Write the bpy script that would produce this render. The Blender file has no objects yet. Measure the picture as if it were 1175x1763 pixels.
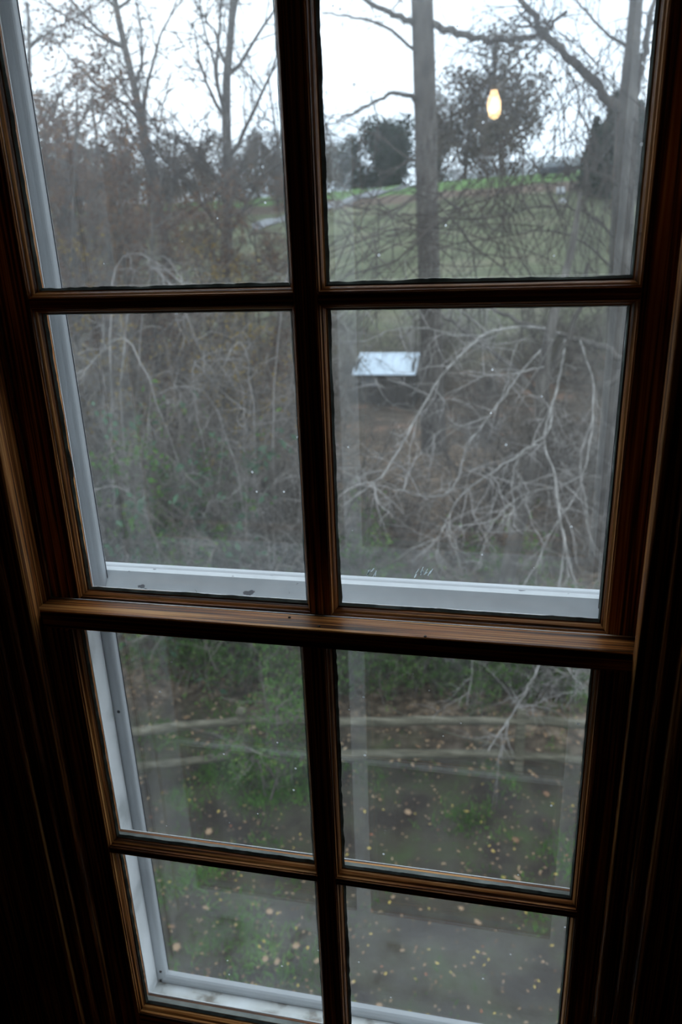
import bpy, bmesh, math, random
import numpy as np
from mathutils import Vector, Matrix

# ------------------------------------------------------------------ camera
scene = bpy.context.scene
COL = scene.collection
FPX = 1300.6
CAM = np.array([0.1711, -0.6825, 0.3619])
YAW, PITCH, ROLL = -0.2151, -0.3559, -0.0363


def cam_axes():
    cy, sy = math.cos(YAW), math.sin(YAW)
    cp, sp = math.cos(PITCH), math.sin(PITCH)
    cr, sr = math.cos(ROLL), math.sin(ROLL)
    fwd = np.array([sy * cp, cy * cp, sp])
    right = np.array([cy, -sy, 0.0])
    up = np.cross(right, fwd)
    return cr * right + sr * up, -sr * right + cr * up, fwd


AX_R, AX_U, AX_F = cam_axes()
cam_data = bpy.data.cameras.new('camera')
cam = bpy.data.objects.new('camera', cam_data)
COL.objects.link(cam)
mw = Matrix.Identity(4)
for i in range(3):
    mw[i][0], mw[i][1], mw[i][2], mw[i][3] = AX_R[i], AX_U[i], -AX_F[i], CAM[i]
cam.matrix_world = mw
cam_data.sensor_fit = 'VERTICAL'
cam_data.sensor_height = 23.5
cam_data.sensor_width = 23.5 * 1175 / 1763
cam_data.lens = 23.5 * FPX / 1763
cam_data.clip_start = 0.02
cam_data.clip_end = 1000
cam_data.dof.use_dof = True
cam_data.dof.focus_distance = 0.80
cam_data.dof.aperture_fstop = 4.5
scene.camera = cam

# ------------------------------------------------------------------ sky / exposure
world = bpy.data.worlds.new('overcast_sky')
scene.world = world
world.use_nodes = True
wn, wl = world.node_tree.nodes, world.node_tree.links
wn.clear()
w_out = wn.new('ShaderNodeOutputWorld')
w_bg = wn.new('ShaderNodeBackground')
w_tc = wn.new('ShaderNodeTexCoord')
w_no = wn.new('ShaderNodeTexNoise')
w_no.inputs['Scale'].default_value = 2.2
w_no.inputs['Detail'].default_value = 5
w_ra = wn.new('ShaderNodeValToRGB')
w_ra.color_ramp.elements[0].position = 0.3
w_ra.color_ramp.elements[0].color = (0.74, 0.87, 1.06, 1)
w_ra.color_ramp.elements[1].position = 0.7
w_ra.color_ramp.elements[1].color = (0.95, 1.0, 1.08, 1)
wl.new(w_tc.outputs['Generated'], w_no.inputs['Vector'])
wl.new(w_no.outputs['Fac'], w_ra.inputs['Fac'])
wl.new(w_ra.outputs['Color'], w_bg.inputs['Color'])
w_bg.inputs['Strength'].default_value = 2.3
wl.new(w_bg.outputs['Background'], w_out.inputs['Surface'])

scene.view_settings.view_transform = 'Standard'
scene.view_settings.look = 'None'
scene.view_settings.gamma = 1.0
scene.view_settings.exposure = 0.15
scene.view_settings.use_curve_mapping = False
scene.cycles.transparent_max_bounces = 16
scene.cycles.max_bounces = 5
scene.cycles.diffuse_bounces = 3

RNG = np.random.default_rng(7)
random.seed(7)


# ------------------------------------------------------------------ helpers
def at(px, py, Y):
    """point of the place seen at photo pixel px, py at depth plane y = Y"""
    d = AX_F + AX_R * (px - 587.5) / FPX + AX_U * (881.5 - py) / FPX
    return CAM + d * (Y - CAM[1]) / d[1]


def link(o):
    COL.objects.link(o)
    return o


def tag(o, label=None, cat=None, group=None, kind=None):
    if label:
        o['label'] = label
    if cat:
        o['category'] = cat
    if group:
        o['group'] = group
    if kind:
        o['kind'] = kind
    return o


def empty(name, loc=(0, 0, 0), parent=None):
    o = bpy.data.objects.new(name, None)
    o.empty_display_size = 0.05
    o.location = loc
    if parent:
        o.parent = parent
    return link(o)


def obj_from(name, verts, faces, mats, parent=None, smooth=False, mat_idx=None):
    me = bpy.data.meshes.new(name)
    me.from_pydata([tuple(v) for v in verts] if not isinstance(verts, np.ndarray) else verts.tolist(), [],
                   faces if not isinstance(faces, np.ndarray) else faces.tolist())
    for m in (mats if isinstance(mats, (list, tuple)) else [mats]):
        me.materials.append(m)
    if smooth:
        me.polygons.foreach_set('use_smooth', [True] * len(me.polygons))
    if mat_idx is not None:
        me.polygons.foreach_set('material_index', list(mat_idx))
    me.update()
    o = bpy.data.objects.new(name, me)
    if parent:
        o.parent = parent
    return link(o)


def obj_bm(name, bm, mats, parent=None, smooth=False):
    me = bpy.data.meshes.new(name)
    bm.normal_update()
    bm.to_mesh(me)
    bm.free()
    for m in (mats if isinstance(mats, (list, tuple)) else [mats]):
        me.materials.append(m)
    if smooth:
        me.polygons.foreach_set('use_smooth', [True] * len(me.polygons))
    o = bpy.data.objects.new(name, me)
    if parent:
        o.parent = parent
    return link(o)


def bm_box(bm, x0, x1, y0, y1, z0, z1):
    vs = [bm.verts.new(p) for p in ((x0, y0, z0), (x1, y0, z0), (x1, y1, z0), (x0, y1, z0),
                                    (x0, y0, z1), (x1, y0, z1), (x1, y1, z1), (x0, y1, z1))]
    for f in ((0, 3, 2, 1), (4, 5, 6, 7), (0, 1, 5, 4), (1, 2, 6, 5), (2, 3, 7, 6), (3, 0, 4, 7)):
        bm.faces.new([vs[i] for i in f])


def box(name, x0, x1, y0, y1, z0, z1, mat, parent=None, bevel=0.0, seg=1):
    bm = bmesh.new()
    bm_box(bm, x0, x1, y0, y1, z0, z1)
    if bevel:
        bmesh.ops.bevel(bm, geom=bm.edges[:], offset=bevel, segments=seg, affect='EDGES', profile=0.6)
    return obj_bm(name, bm, mat, parent)


def extrude_profile(name, prof, axis, a0, a1, mat, parent=None, smooth=False):
    """closed 2-d profile swept along z (prof = x, y) or along x (prof = y, z)"""
    n = len(prof)
    vs = []
    for a in (a0, a1):
        for p in prof:
            vs.append((p[0], p[1], a) if axis == 'z' else (a, p[0], p[1]))
    fs = [(i, (i + 1) % n, n + (i + 1) % n, n + i) for i in range(n)]
    fs += [tuple(range(n - 1, -1, -1)), tuple(range(n, 2 * n))]
    o = obj_from(name, vs, fs, mat, parent)
    bm = bmesh.new()
    bm.from_mesh(o.data)
    bmesh.ops.recalc_face_normals(bm, faces=bm.faces[:])
    bm.to_mesh(o.data)
    bm.free()
    return o


# ------------------------------------------------------------------ materials
def new_mat(name):
    m = bpy.data.materials.new(name)
    m.use_nodes = True
    nt = m.node_tree
    nt.nodes.clear()
    out = nt.nodes.new('ShaderNodeOutputMaterial')
    return m, nt, out


def N(nt, t, **kw):
    n = nt.nodes.new(t)
    for k, v in kw.items():
        if k in n.inputs.keys():
            n.inputs[k].default_value = v
        else:
            setattr(n, k, v)
    return n


def ramp(nt, stops):
    r = nt.nodes.new('ShaderNodeValToRGB')
    e = r.color_ramp.elements
    while len(e) < len(stops):
        e.new(0.5)
    for el, (p, c) in zip(e, stops):
        el.position = p
        el.color = (*c, 1) if len(c) == 3 else c
    return r


def noise_mat(name, stops, scale=(1, 1, 1), nscale=10, detail=6, rough=0.7, spec=0.3, bump=0.0, bscale=None, distort=0.0):
    m, nt, out = new_mat(name)
    L = nt.links
    tc = N(nt, 'ShaderNodeTexCoord')
    mp = N(nt, 'ShaderNodeMapping')
    mp.inputs['Scale'].default_value = scale
    no = N(nt, 'ShaderNodeTexNoise')
    no.inputs['Scale'].default_value = nscale
    no.inputs['Detail'].default_value = detail
    no.inputs['Distortion'].default_value = distort
    r = ramp(nt, stops)
    b = N(nt, 'ShaderNodeBsdfPrincipled')
    b.inputs['Roughness'].default_value = rough
    b.inputs['Specular IOR Level'].default_value = spec
    L.new(tc.outputs['Object'], mp.inputs['Vector'])
    L.new(mp.outputs['Vector'], no.inputs['Vector'])
    L.new(no.outputs['Fac'], r.inputs['Fac'])
    L.new(r.outputs['Color'], b.inputs['Base Color'])
    if bump:
        bp = N(nt, 'ShaderNodeBump')
        bp.inputs['Strength'].default_value = bump
        bp.inputs['Distance'].default_value = 0.002 if bscale is None else bscale
        L.new(no.outputs['Fac'], bp.inputs['Height'])
        L.new(bp.outputs['Normal'], b.inputs['Normal'])
    L.new(b.outputs['BSDF'], out.inputs['Surface'])
    return m


def wood_mat(name, along, dark=1.0):
    """stained softwood: fine light and dark grain lines running along one axis"""
    m, nt, out = new_mat(name)
    L = nt.links
    tc = N(nt, 'ShaderNodeTexCoord')
    mp = N(nt, 'ShaderNodeMapping')
    s = {'z': (190, 190, 2.2), 'x': (2.2, 190, 190)}[along]
    mp.inputs['Scale'].default_value = s
    n1 = N(nt, 'ShaderNodeTexNoise')
    n1.inputs['Scale'].default_value = 1.6
    n1.inputs['Detail'].default_value = 3
    n1.inputs['Distortion'].default_value = 0.6
    mp2 = N(nt, 'ShaderNodeMapping')
    mp2.inputs['Scale'].default_value = {'z': (30, 30, 5), 'x': (5, 30, 30)}[along]
    n2 = N(nt, 'ShaderNodeTexNoise')
    n2.inputs['Scale'].default_value = 1.3
    n2.inputs['Detail'].default_value = 6
    k = dark
    r1 = ramp(nt, [(0.38, (0.055 * k, 0.020 * k, 0.007 * k)), (0.46, (0.20 * k, 0.070 * k, 0.018 * k)),
                   (0.54, (0.46 * k, 0.16 * k, 0.036 * k)), (0.64, (0.72 * k, 0.36 * k, 0.12 * k))])
    r2 = ramp(nt, [(0.3, (0.45, 0.38, 0.34)), (0.62, (1, 1, 1))])
    mx = N(nt, 'ShaderNodeMix', data_type='RGBA', blend_type='MULTIPLY')
    mx.inputs[0].default_value = 0.85
    b = N(nt, 'ShaderNodeBsdfPrincipled')
    b.inputs['Roughness'].default_value = 0.40
    b.inputs['Specular IOR Level'].default_value = 0.15
    bp = N(nt, 'ShaderNodeBump')
    bp.inputs['Strength'].default_value = 0.35
    bp.inputs['Distance'].default_value = 0.0012
    L.new(tc.outputs['Object'], mp.inputs['Vector'])
    L.new(tc.outputs['Object'], mp2.inputs['Vector'])
    L.new(mp.outputs['Vector'], n1.inputs['Vector'])
    L.new(mp2.outputs['Vector'], n2.inputs['Vector'])
    L.new(n1.outputs['Fac'], r1.inputs['Fac'])
    L.new(n2.outputs['Fac'], r2.inputs['Fac'])
    L.new(r1.outputs['Color'], mx.inputs[6])
    L.new(r2.outputs['Color'], mx.inputs[7])
    L.new(mx.outputs[2], b.inputs['Base Color'])
    L.new(n1.outputs['Fac'], bp.inputs['Height'])
    L.new(bp.outputs['Normal'], b.inputs['Normal'])
    L.new(b.outputs['BSDF'], out.inputs['Surface'])
    return m


def glass_mat(name, film, streak, specks, seed, rough=0.0, f0=0.043, haze=0.02):
    """clear old window glass with a film of dust: fresnel mirror + see-through + thin scattering film"""
    m, nt, out = new_mat(name)
    L = nt.links
    tc = N(nt, 'ShaderNodeTexCoord')
    # Schlick reflectance, the same from either side of the sheet
    geo = N(nt, 'ShaderNodeNewGeometry')
    dt = N(nt, 'ShaderNodeVectorMath', operation='DOT_PRODUCT')
    L.new(geo.outputs['Incoming'], dt.inputs[0])
    L.new(geo.outputs['Normal'], dt.inputs[1])
    ab = N(nt, 'ShaderNodeMath', operation='ABSOLUTE')
    L.new(dt.outputs['Value'], ab.inputs[0])
    om = N(nt, 'ShaderNodeMath', operation='SUBTRACT')
    om.inputs[0].default_value = 1.0
    L.new(ab.outputs[0], om.inputs[1])
    pw5 = N(nt, 'ShaderNodeMath', operation='POWER')
    pw5.inputs[1].default_value = 5.0
    L.new(om.outputs[0], pw5.inputs[0])
    fr = N(nt, 'ShaderNodeMath', operation='MULTIPLY_ADD')
    fr.inputs[1].default_value = 1.0 - f0
    fr.inputs[2].default_value = f0
    L.new(pw5.outputs[0], fr.inputs[0])
    tr = N(nt, 'ShaderNodeBsdfTransparent')
    tr.inputs['Color'].default_value = (0.975, 0.99, 0.985, 1)
    gl = N(nt, 'ShaderNodeBsdfGlossy')
    gl.inputs['Roughness'].default_value = rough
    mix1 = N(nt, 'ShaderNodeMixShader')
    L.new(fr.outputs[0], mix1.inputs[0])
    L.new(tr.outputs['BSDF'], mix1.inputs[1])
    L.new(gl.outputs['BSDF'], mix1.inputs[2])
    # dust film
    mp = N(nt, 'ShaderNodeMapping')
    mp.inputs['Location'].default_value = (seed * 3.1, seed * 1.7, seed * 2.3)
    mp.inputs['Scale'].default_value = (6, 6, 2.6)
    n1 = N(nt, 'ShaderNodeTexNoise')
    n1.inputs['Scale'].default_value = 1.6
    n1.inputs['Detail'].default_value = 4
    n1.inputs['Distortion'].default_value = 1.2
    L.new(tc.outputs['Object'], mp.inputs['Vector'])
    L.new(mp.outputs['Vector'], n1.inputs['Vector'])
    mr = N(nt, 'ShaderNodeMapRange')
    mr.inputs['From Min'].default_value = 0.42
    mr.inputs['From Max'].default_value = 0.75
    mr.inputs['To Min'].default_value = film
    mr.inputs['To Max'].default_value = film + streak
    L.new(n1.outputs['Fac'], mr.inputs['Value'])
    fac = mr.outputs['Result']
    if specks:
        mp2 = N(nt, 'ShaderNodeMapping')
        mp2.inputs['Location'].default_value = (seed * 0.37, 0, seed * 0.73)
        vo = N(nt, 'ShaderNodeTexVoronoi', voronoi_dimensions='3D')
        vo.inputs['Scale'].default_value = 62
        L.new(tc.outputs['Object'], mp2.inputs['Vector'])
        L.new(mp2.outputs['Vector'], vo.inputs['Vector'])
        sep = N(nt, 'ShaderNodeSeparateColor')
        L.new(vo.outputs['Color'], sep.inputs['Color'])
        sel = N(nt, 'ShaderNodeMath', operation='GREATER_THAN')
        sel.inputs[1].default_value = 1.0 - specks
        L.new(sep.outputs['Red'], sel.inputs[0])
        size = N(nt, 'ShaderNodeMath', operation='MULTIPLY')
        size.inputs[1].default_value = 0.085
        L.new(sep.outputs['Green'], size.inputs[0])
        lt = N(nt, 'ShaderNodeMath', operation='LESS_THAN')
        L.new(vo.outputs['Distance'], lt.inputs[0])
        L.new(size.outputs[0], lt.inputs[1])
        an = N(nt, 'ShaderNodeMath', operation='MULTIPLY')
        L.new(sel.outputs[0], an.inputs[0])
        L.new(lt.outputs[0], an.inputs[1])
        an2 = N(nt, 'ShaderNodeMath', operation='MULTIPLY')
        an2.inputs[1].default_value = 0.75
        L.new(an.outputs[0], an2.inputs[0])
        mxm = N(nt, 'ShaderNodeMath', operation='MAXIMUM')
        L.new(fac, mxm.inputs[0])
        L.new(an2.outputs[0], mxm.inputs[1])
        fac = mxm.outputs[0]
    tl = N(nt, 'ShaderNodeBsdfTranslucent')
    tl.inputs['Color'].default_value = (0.86, 0.9, 0.93, 1)
    df = N(nt, 'ShaderNodeBsdfDiffuse')
    df.inputs['Color'].default_value = (0.8, 0.82, 0.82, 1)
    ms = N(nt, 'ShaderNodeMixShader')
    ms.inputs[0].default_value = 0.4
    L.new(tl.outputs['BSDF'], ms.inputs[1])
    L.new(df.outputs['BSDF'], ms.inputs[2])
    # grime scatters part of the light forward in a wide cone (once per sheet)
    rf = N(nt, 'ShaderNodeBsdfRefraction')
    rf.inputs['IOR'].default_value = 1.3
    rf.inputs['Roughness'].default_value = 0.72
    hz = N(nt, 'ShaderNodeMath', operation='MULTIPLY_ADD')
    hz.inputs[1].default_value = -haze
    hz.inputs[2].default_value = haze
    L.new(geo.outputs['Backfacing'], hz.inputs[0])
    mixh = N(nt, 'ShaderNodeMixShader')
    L.new(hz.outputs[0], mixh.inputs[0])
    L.new(mix1.outputs['Shader'], mixh.inputs[1])
    L.new(rf.outputs['BSDF'], mixh.inputs[2])
    mix2 = N(nt, 'ShaderNodeMixShader')
    L.new(fac, mix2.inputs[0])
    L.new(mixh.outputs['Shader'], mix2.inputs[1])
    L.new(ms.outputs['Shader'], mix2.inputs[2])
    L.new(mix2.outputs['Shader'], out.inputs['Surface'])
    return m


M = {}
M['wood_v'] = wood_mat('stained_wood_vertical', 'z')
M['wood_h'] = wood_mat('stained_wood_horizontal', 'x')
M['casing'] = wood_mat('stained_casing_wood', 'z', 0.75)
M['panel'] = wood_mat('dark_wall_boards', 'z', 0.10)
M['putty'] = noise_mat('old_putty', [(0.35, (0.09, 0.115, 0.10)), (0.7, (0.22, 0.26, 0.235))], nscale=60, rough=0.8, bump=0.4)
M['putty_out'] = noise_mat('outer_putty', [(0.35, (0.11, 0.125, 0.115)), (0.7, (0.20, 0.22, 0.205))], nscale=40, rough=0.9, spec=0.1)
M['white'] = noise_mat('white_exterior_paint', [(0.30, (0.50, 0.52, 0.52)), (0.45, (0.78, 0.79, 0.80)), (0.7, (0.87, 0.88, 0.89))], nscale=14, detail=8, rough=0.55, bump=0.15)
M['sillwhite'] = noise_mat('weathered_sill_paint', [(0.32, (0.22, 0.20, 0.17)), (0.42, (0.58, 0.59, 0.57)), (0.7, (0.75, 0.78, 0.79))], nscale=22, detail=10, rough=0.7, bump=0.3)
M['alu'] = noise_mat('white_aluminium', [(0.3, (0.46, 0.48, 0.50)), (0.7, (0.54, 0.56, 0.58))], nscale=8, rough=0.45)
M['peel'] = noise_mat('peeling_white_aluminium', [(0.325, (0.20, 0.21, 0.23)), (0.34, (0.74, 0.77, 0.79)), (0.7, (0.82, 0.85, 0.87))], scale=(1, 1, 1.6), nscale=38, detail=4, rough=0.45)
M['darkline'] = noise_mat('black_gasket', [(0.3, (0.02, 0.02, 0.025)), (0.7, (0.04, 0.04, 0.05))], nscale=30)
M['glass_sash'] = glass_mat('old_sash_glass', 0.004, 0.014, 0.28, 1.0)
M['glass_storm'] = glass_mat('dusty_storm_glass', 0.012, 0.030, 0.05, 2.0, f0=0.06, haze=0.085)
M['glass_storm_low'] = glass_mat('storm_glass', 0.006, 0.018, 0.03, 5.0, f0=0.055, haze=0.04)
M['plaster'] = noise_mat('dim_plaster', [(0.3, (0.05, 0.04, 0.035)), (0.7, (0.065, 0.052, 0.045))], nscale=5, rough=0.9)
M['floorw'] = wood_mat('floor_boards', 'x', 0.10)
M['brass'] = noise_mat('dull_brass', [(0.3, (0.25, 0.17, 0.07)), (0.7, (0.32, 0.22, 0.1))], nscale=30, rough=0.35)
M['nail'] = noise_mat('dark_nail_hole', [(0.3, (0.01, 0.008, 0.006)), (0.7, (0.02, 0.015, 0.01))], nscale=30)

m, nt, out = new_mat('warm_lamp_glass')
e = N(nt, 'ShaderNodeEmission')
e.inputs['Color'].default_value = (1.0, 0.62, 0.30, 1)
e.inputs['Strength'].default_value = 22
nt.links.new(e.outputs['Emission'], out.inputs['Surface'])
M['bulb'] = m

# ------------------------------------------------------------------ room shell
OX, OZ0, OZ1 = 0.335, -0.73, 0.72        # opening in the window wall
FL, CE = -1.25, 1.30


def struct(o):
    o['kind'] = 'structure'
    return o


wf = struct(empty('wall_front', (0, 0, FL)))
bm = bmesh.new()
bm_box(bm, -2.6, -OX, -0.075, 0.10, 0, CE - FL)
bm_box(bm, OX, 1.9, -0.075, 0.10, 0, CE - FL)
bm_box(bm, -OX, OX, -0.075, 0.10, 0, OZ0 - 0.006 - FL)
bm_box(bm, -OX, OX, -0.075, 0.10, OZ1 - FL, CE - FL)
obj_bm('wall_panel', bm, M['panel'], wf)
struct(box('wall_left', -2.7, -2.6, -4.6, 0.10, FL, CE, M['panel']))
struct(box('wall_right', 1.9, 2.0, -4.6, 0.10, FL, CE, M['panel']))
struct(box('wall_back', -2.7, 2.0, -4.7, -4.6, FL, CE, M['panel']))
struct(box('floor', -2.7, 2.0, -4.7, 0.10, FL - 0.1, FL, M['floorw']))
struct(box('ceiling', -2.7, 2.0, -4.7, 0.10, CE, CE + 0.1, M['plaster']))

# ------------------------------------------------------------------ window frame (setting)
win = struct(empty('window_1', (0, 0, 0)))


def arc_bead(cx, cy, rx, ry, a0, a1, n=6):
    return [(cx + rx * math.cos(a0 + (a1 - a0) * i / n), cy + ry * math.sin(a0 + (a1 - a0) * i / n)) for i in range(n + 1)]


for s in (-1, 1):
    xi = 0.3065
    # inside half of the jamb is stained, outside half painted white
    box('jamb', *sorted((s * xi, s * OX)), -0.0500, -0.0150, -0.70, 0.70, M['wood_v'], win)
    box('outer_jamb', *sorted((s * xi, s * OX)), -0.0150, 0.020, -0.72, 0.70, M['white'], win)
    # blind stop: painted white, the storm frame is screwed against it
    box('blind_stop', *sorted((s * 0.2935, s * OX)), 0.020, 0.050, -0.72, 0.70, M['white'], win, 0.0015)
    # stop bead in front of the lower sash
    xs = 0.298
    prof = [(s * (xs + 0.0), -0.050), (s * xs, -0.058)] + [(s * (xs + 0.004 - 0.004 * math.cos(a)), -0.058 - 0.006 * math.sin(a)) for a in np.linspace(0.2, math.pi / 2, 5)] + [(s * (xs + 0.012), -0.0645), (s * (xs + 0.013), -0.0615), (s * 0.315, -0.0615), (s * 0.315, -0.050)]
    extrude_profile('stop_bead', prof, 'z', -0.70, 0.70, M['casing'], win)

head = box('head_jamb', -OX, OX, -0.050, 0.050, 0.672, 0.70, M['wood_h'], win)
# sloping outside sill
extrude_profile('outer_sill', [(-0.050, -0.7), (-0.050, -0.652), (-0.02, -0.659), (0.050, -0.6765), (0.050, -0.73)], 'x', -OX, OX, M['sillwhite'], win)

# room-side casing (trim) with its ridges
for i, s in enumerate((-1, 1)):
    t = struct(empty('trim_%d' % (i + 1), (0, 0, 0)))
    p = [(0.3155, -0.0500), (0.3155, -0.066)]
    p += [(0.3155 + 0.005 - 0.005 * math.cos(a), -0.066 - 0.007 * math.sin(a)) for a in np.linspace(0.2, math.pi - 0.2, 8)]
    p += [(0.3265, -0.0690), (0.329, -0.0745), (0.331, -0.079), (0.335, -0.0815), (0.340, -0.082), (0.343, -0.079), (0.345, -0.0775),
          (0.372, -0.0775), (0.374, -0.082), (0.378, -0.0845), (0.384, -0.0845), (0.388, -0.082), (0.390, -0.0785),
          (0.425, -0.0785), (0.428, -0.084), (0.434, -0.087), (0.440, -0.084), (0.442, -0.0749), (0.337, -0.0749), (0.3345, -0.050)]
    extrude_profile('casing_board', [(s * a, b) for a, b in p], 'z', -0.70, 0.80, M['casing'], t)
t = struct(empty('trim_3'))
box('stool', -0.47, 0.47, -0.145, -0.0535, -0.705, -0.684, M['wood_h'], t, 0.004, 2)
box('apron', -0.44, 0.44, -0.090, -0.0755, -0.80, -0.705, M['wood_h'], t, 0.003)
t = struct(empty('trim_4'))
box('head_casing', -0.46, 0.46, -0.088, -0.0755, 0.80, 0.90, M['wood_h'], t, 0.003)

# ------------------------------------------------------------------ sashes
MO, DF, DB = 0.006, 0.014, 0.016         # moulding width, depth to room face, depth to outside face
PROF_IN = [(0.0, 0.0005), (0.0, -0.0022), (0.0013, -0.0030), (0.0016, -0.0050), (0.0028, -0.0078),
           (0.0046, -0.0096), (0.0050, -0.0118), (0.0062, -0.0122), (0.0062, -DF + 0.0004)]
PROF_OUT = [(0.0012, 0.0026), (0.0024, 0.0048), (0.0062, 0.0125), (0.0064, DB - 0.0004)]


def ring_mesh(name, rect, yg, prof, mats, parent, midx=(0, 1, 0, 1), jitter=0.0):
    """mitred strip around a pane opening; sides: bottom, right, top, left"""
    x0, x1, z0, z1 = rect
    vs, fs, mi = [], [], []
    for o, y in prof:
        vs += [(x0 - o, yg + y, z0 - o), (x1 + o, yg + y, z0 - o), (x1 + o, yg + y, z1 + o), (x0 - o, yg + y, z1 + o)]
    for k in range(len(prof) - 1):
        for c in range(4):
            a, b = 4 * k + c, 4 * k + (c + 1) % 4
            fs.append((a, b, b + 4, a + 4))
            mi.append(midx[c])
    return obj_from(name, vs, fs, mats, parent, mat_idx=mi)


def putty_ring(rect, yg, parent, rng):
    """ragged line of old putty and paint lapping on to the glass"""
    x0, x1, z0, z1 = rect
    vs, fs = [], []
    y = yg - 0.0012
    corners = [(x0, z0), (x1, z0), (x1, z1), (x0, z1)]
    inn = [(0, 1), (-1, 0), (0, -1), (1, 0)]
    wid = [0.0024, 0.0014, 0.0008, 0.0026]
    for s in range(4):
        (ax, az), (bx, bz) = corners[s], corners[(s + 1) % 4]
        n = 70
        base = len(vs)
        w = wid[s]
        cur = w
        for i in range(n + 1):
            t = i / n
            cur += rng.normal(0, w * 0.12)
            cur += (w - cur) * 0.2
            ww = max(0.0006, cur)
            px, pz = ax + (bx - ax) * t, az + (bz - az) * t
            vs.append((px, y - 0.0016, pz))
            vs.append((px + inn[s][0] * ww, y + 0.0006, pz + inn[s][1] * ww))
        for i in range(n):
            a = base + 2 * i
            fs.append((a, a + 2, a + 3, a + 1))
    return obj_from('glazing_putty', vs, fs, M['putty'], parent)


def make_sash(yg, xs, zs, x_out, z_bot, z_top, label, through_top=False):
    """xs: [left0,left1,right0,right1] glass edges, zs: list of (z0,z1) rows, bottom first"""
    rng = np.random.default_rng(int(1000 + yg * 1000))
    t = empty('window_sash', (0, yg, z_bot))
    off = Matrix.Translation((0, -yg, -z_bot))

    def B(name, x0, x1, z0, z1, mat, f=0.0, bev=0.0012):
        o = box(name, x0, x1, yg - DF - f, yg + DB, z0, z1, M[mat], t, bev)
        return o
    e = MO
    xl, xa, xb, xr = xs
    zb, zt = zs[0][0], zs[-1][1]
    zs_top = zt + e if through_top else z_top
    s1 = B('stile', -x_out, xl - e, z_bot, zs_top, 'wood_v')
    s2 = B('stile', xr + e, x_out, z_bot, zs_top, 'wood_v')
    br = B('bottom_rail', xl - e, xr + e, z_bot, zb - e, 'wood_h')
    if through_top:
        tr_ = B('top_rail', -x_out, x_out, zt + e, z_top, 'wood_h')
    else:
        tr_ = B('top_rail', xl - e, xr + e, zt + e, z_top, 'wood_h')
    mv = B('muntin', xa + e, xb - e, zb - e, zt + e, 'wood_v')
    mh = []
    for (lo, hi) in zip(zs[:-1], zs[1:]):
        for (p, q) in ((xl, xa), (xb, xr)):
            mh.append(B('muntin', p - e, q + e, lo[1] + e, hi[0] - e, 'wood_h'))
    for z0, z1 in zs:
        for p, q in ((xl, xa), (xb, xr)):
            rect = (p, q, z0, z1)
            ring_mesh('moulding', rect, yg, PROF_IN, [M['wood_h'], M['wood_v']], t)
            ring_mesh('outer_putty', rect, yg, PROF_OUT, [M['putty_out']], t, midx=(0, 0, 0, 0))
            pn = box('pane', p - 0.004, q + 0.004, yg - 0.0004, yg + 0.0024, z0 - 0.004, z1 + 0.004, M['glass_sash'], t)
            putty_ring(rect, yg, pn, rng)
    # outside faces of the wood carry white paint: thin boards proud of the back
    yb = yg + DB
    pw = 0.0012
    k = 0.0

    def W(name, x0, x1, z0, z1, par):
        return box(name, x0, x1, yb, yb + pw, z0, z1, M['white'], par)
    W('painted_face', -x_out, xl - e, z_bot, z_top, s1)
    W('painted_face', xr + e, x_out, z_bot, z_top, s2)
    W('painted_face', xl - e, xr + e, z_bot, zb - e, br)
    W('painted_face', xl - e, xr + e, zt + e, z_top, tr_)
    W('painted_face', xa + e, xb - e, zb - e, zt + e, mv)
    for (lo, hi) in zip(zs[:-1], zs[1:]):
        for (p, q) in ((xl, xa), (xb, xr)):
            W('painted_face', p - e, q + e, lo[1] + e, hi[0] - e, mh.pop(0))
    for o in t.children_recursive:
        o.data.transform(off)
        if o.name.startswith('painted_face'):
            o['label'] = 'white painted outside face'
    tag(t, label, 'window sash')
    return t


A = 0.0168
upper = make_sash(0.0, (-0.2663, -A, A, 0.2735), [(0.0, 0.2960), (0.3178, 0.6120)], 0.3055, -0.0400, 0.668,
                  'dark stained wooden sash with four tall panes, its bottom behind the sill-like meeting rail')
lower = make_sash(-0.0336, (-0.2620, -A, A, 0.2665), [(-0.5990, -0.3370), (-0.3160, -0.0314)], 0.3055, -0.672, -0.0050,
                  'dark stained wooden sash with four panes below the bright-topped meeting rail', True)
# two old nail holes in the top of the meeting rail
for (x, y) in ((0.004, -0.040), (0.11, -0.0445), (-0.03, -0.026)):
    bm = bmesh.new()
    bmesh.ops.create_cone(bm, cap_ends=True, segments=10, radius1=0.0016, radius2=0.0013, depth=0.0012)
    bmesh.ops.translate(bm, verts=bm.verts[:], vec=(x, y + 0.0336, -0.0049 + 0.672))
    obj_bm('nail_hole', bm, M['nail'], [o for o in lower.children if o.name.startswith('top_rail')][0])

# ------------------------------------------------------------------ storm window
sf = tag(empty('storm_window_frame', (0, 0.05, -0.68)), 'white metal storm window frame screwed to the outside of the opening', 'storm window')
YF0, YF1 = 0.0505, 0.100


def frame_side(s):
    xi = 0.2815
    xo = 0.334
    prof = [(xo, YF0), (xi + 0.010, YF0)] + [(xi + 0.006 + 0.006 * math.cos(a), YF0 + 0.006 - 0.006 * math.sin(a)) for a in np.linspace(math.pi / 2, math.pi, 6)] + [(xi, YF0 + 0.012), (xi + 0.026, YF0 + 0.013), (xi + 0.026, YF1), (xo, YF1)]
    o = extrude_profile('frame_side', [(s * a, b) for a, b in prof], 'z', -0.72, 0.70, M['alu'], sf)
    box('gasket', *sorted((s * (xi - 0.0006), s * (xi + 0.004))), YF0 + 0.0121, YF0 + 0.0129, -0.664, 0.69, M['darkline'], sf)


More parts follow.
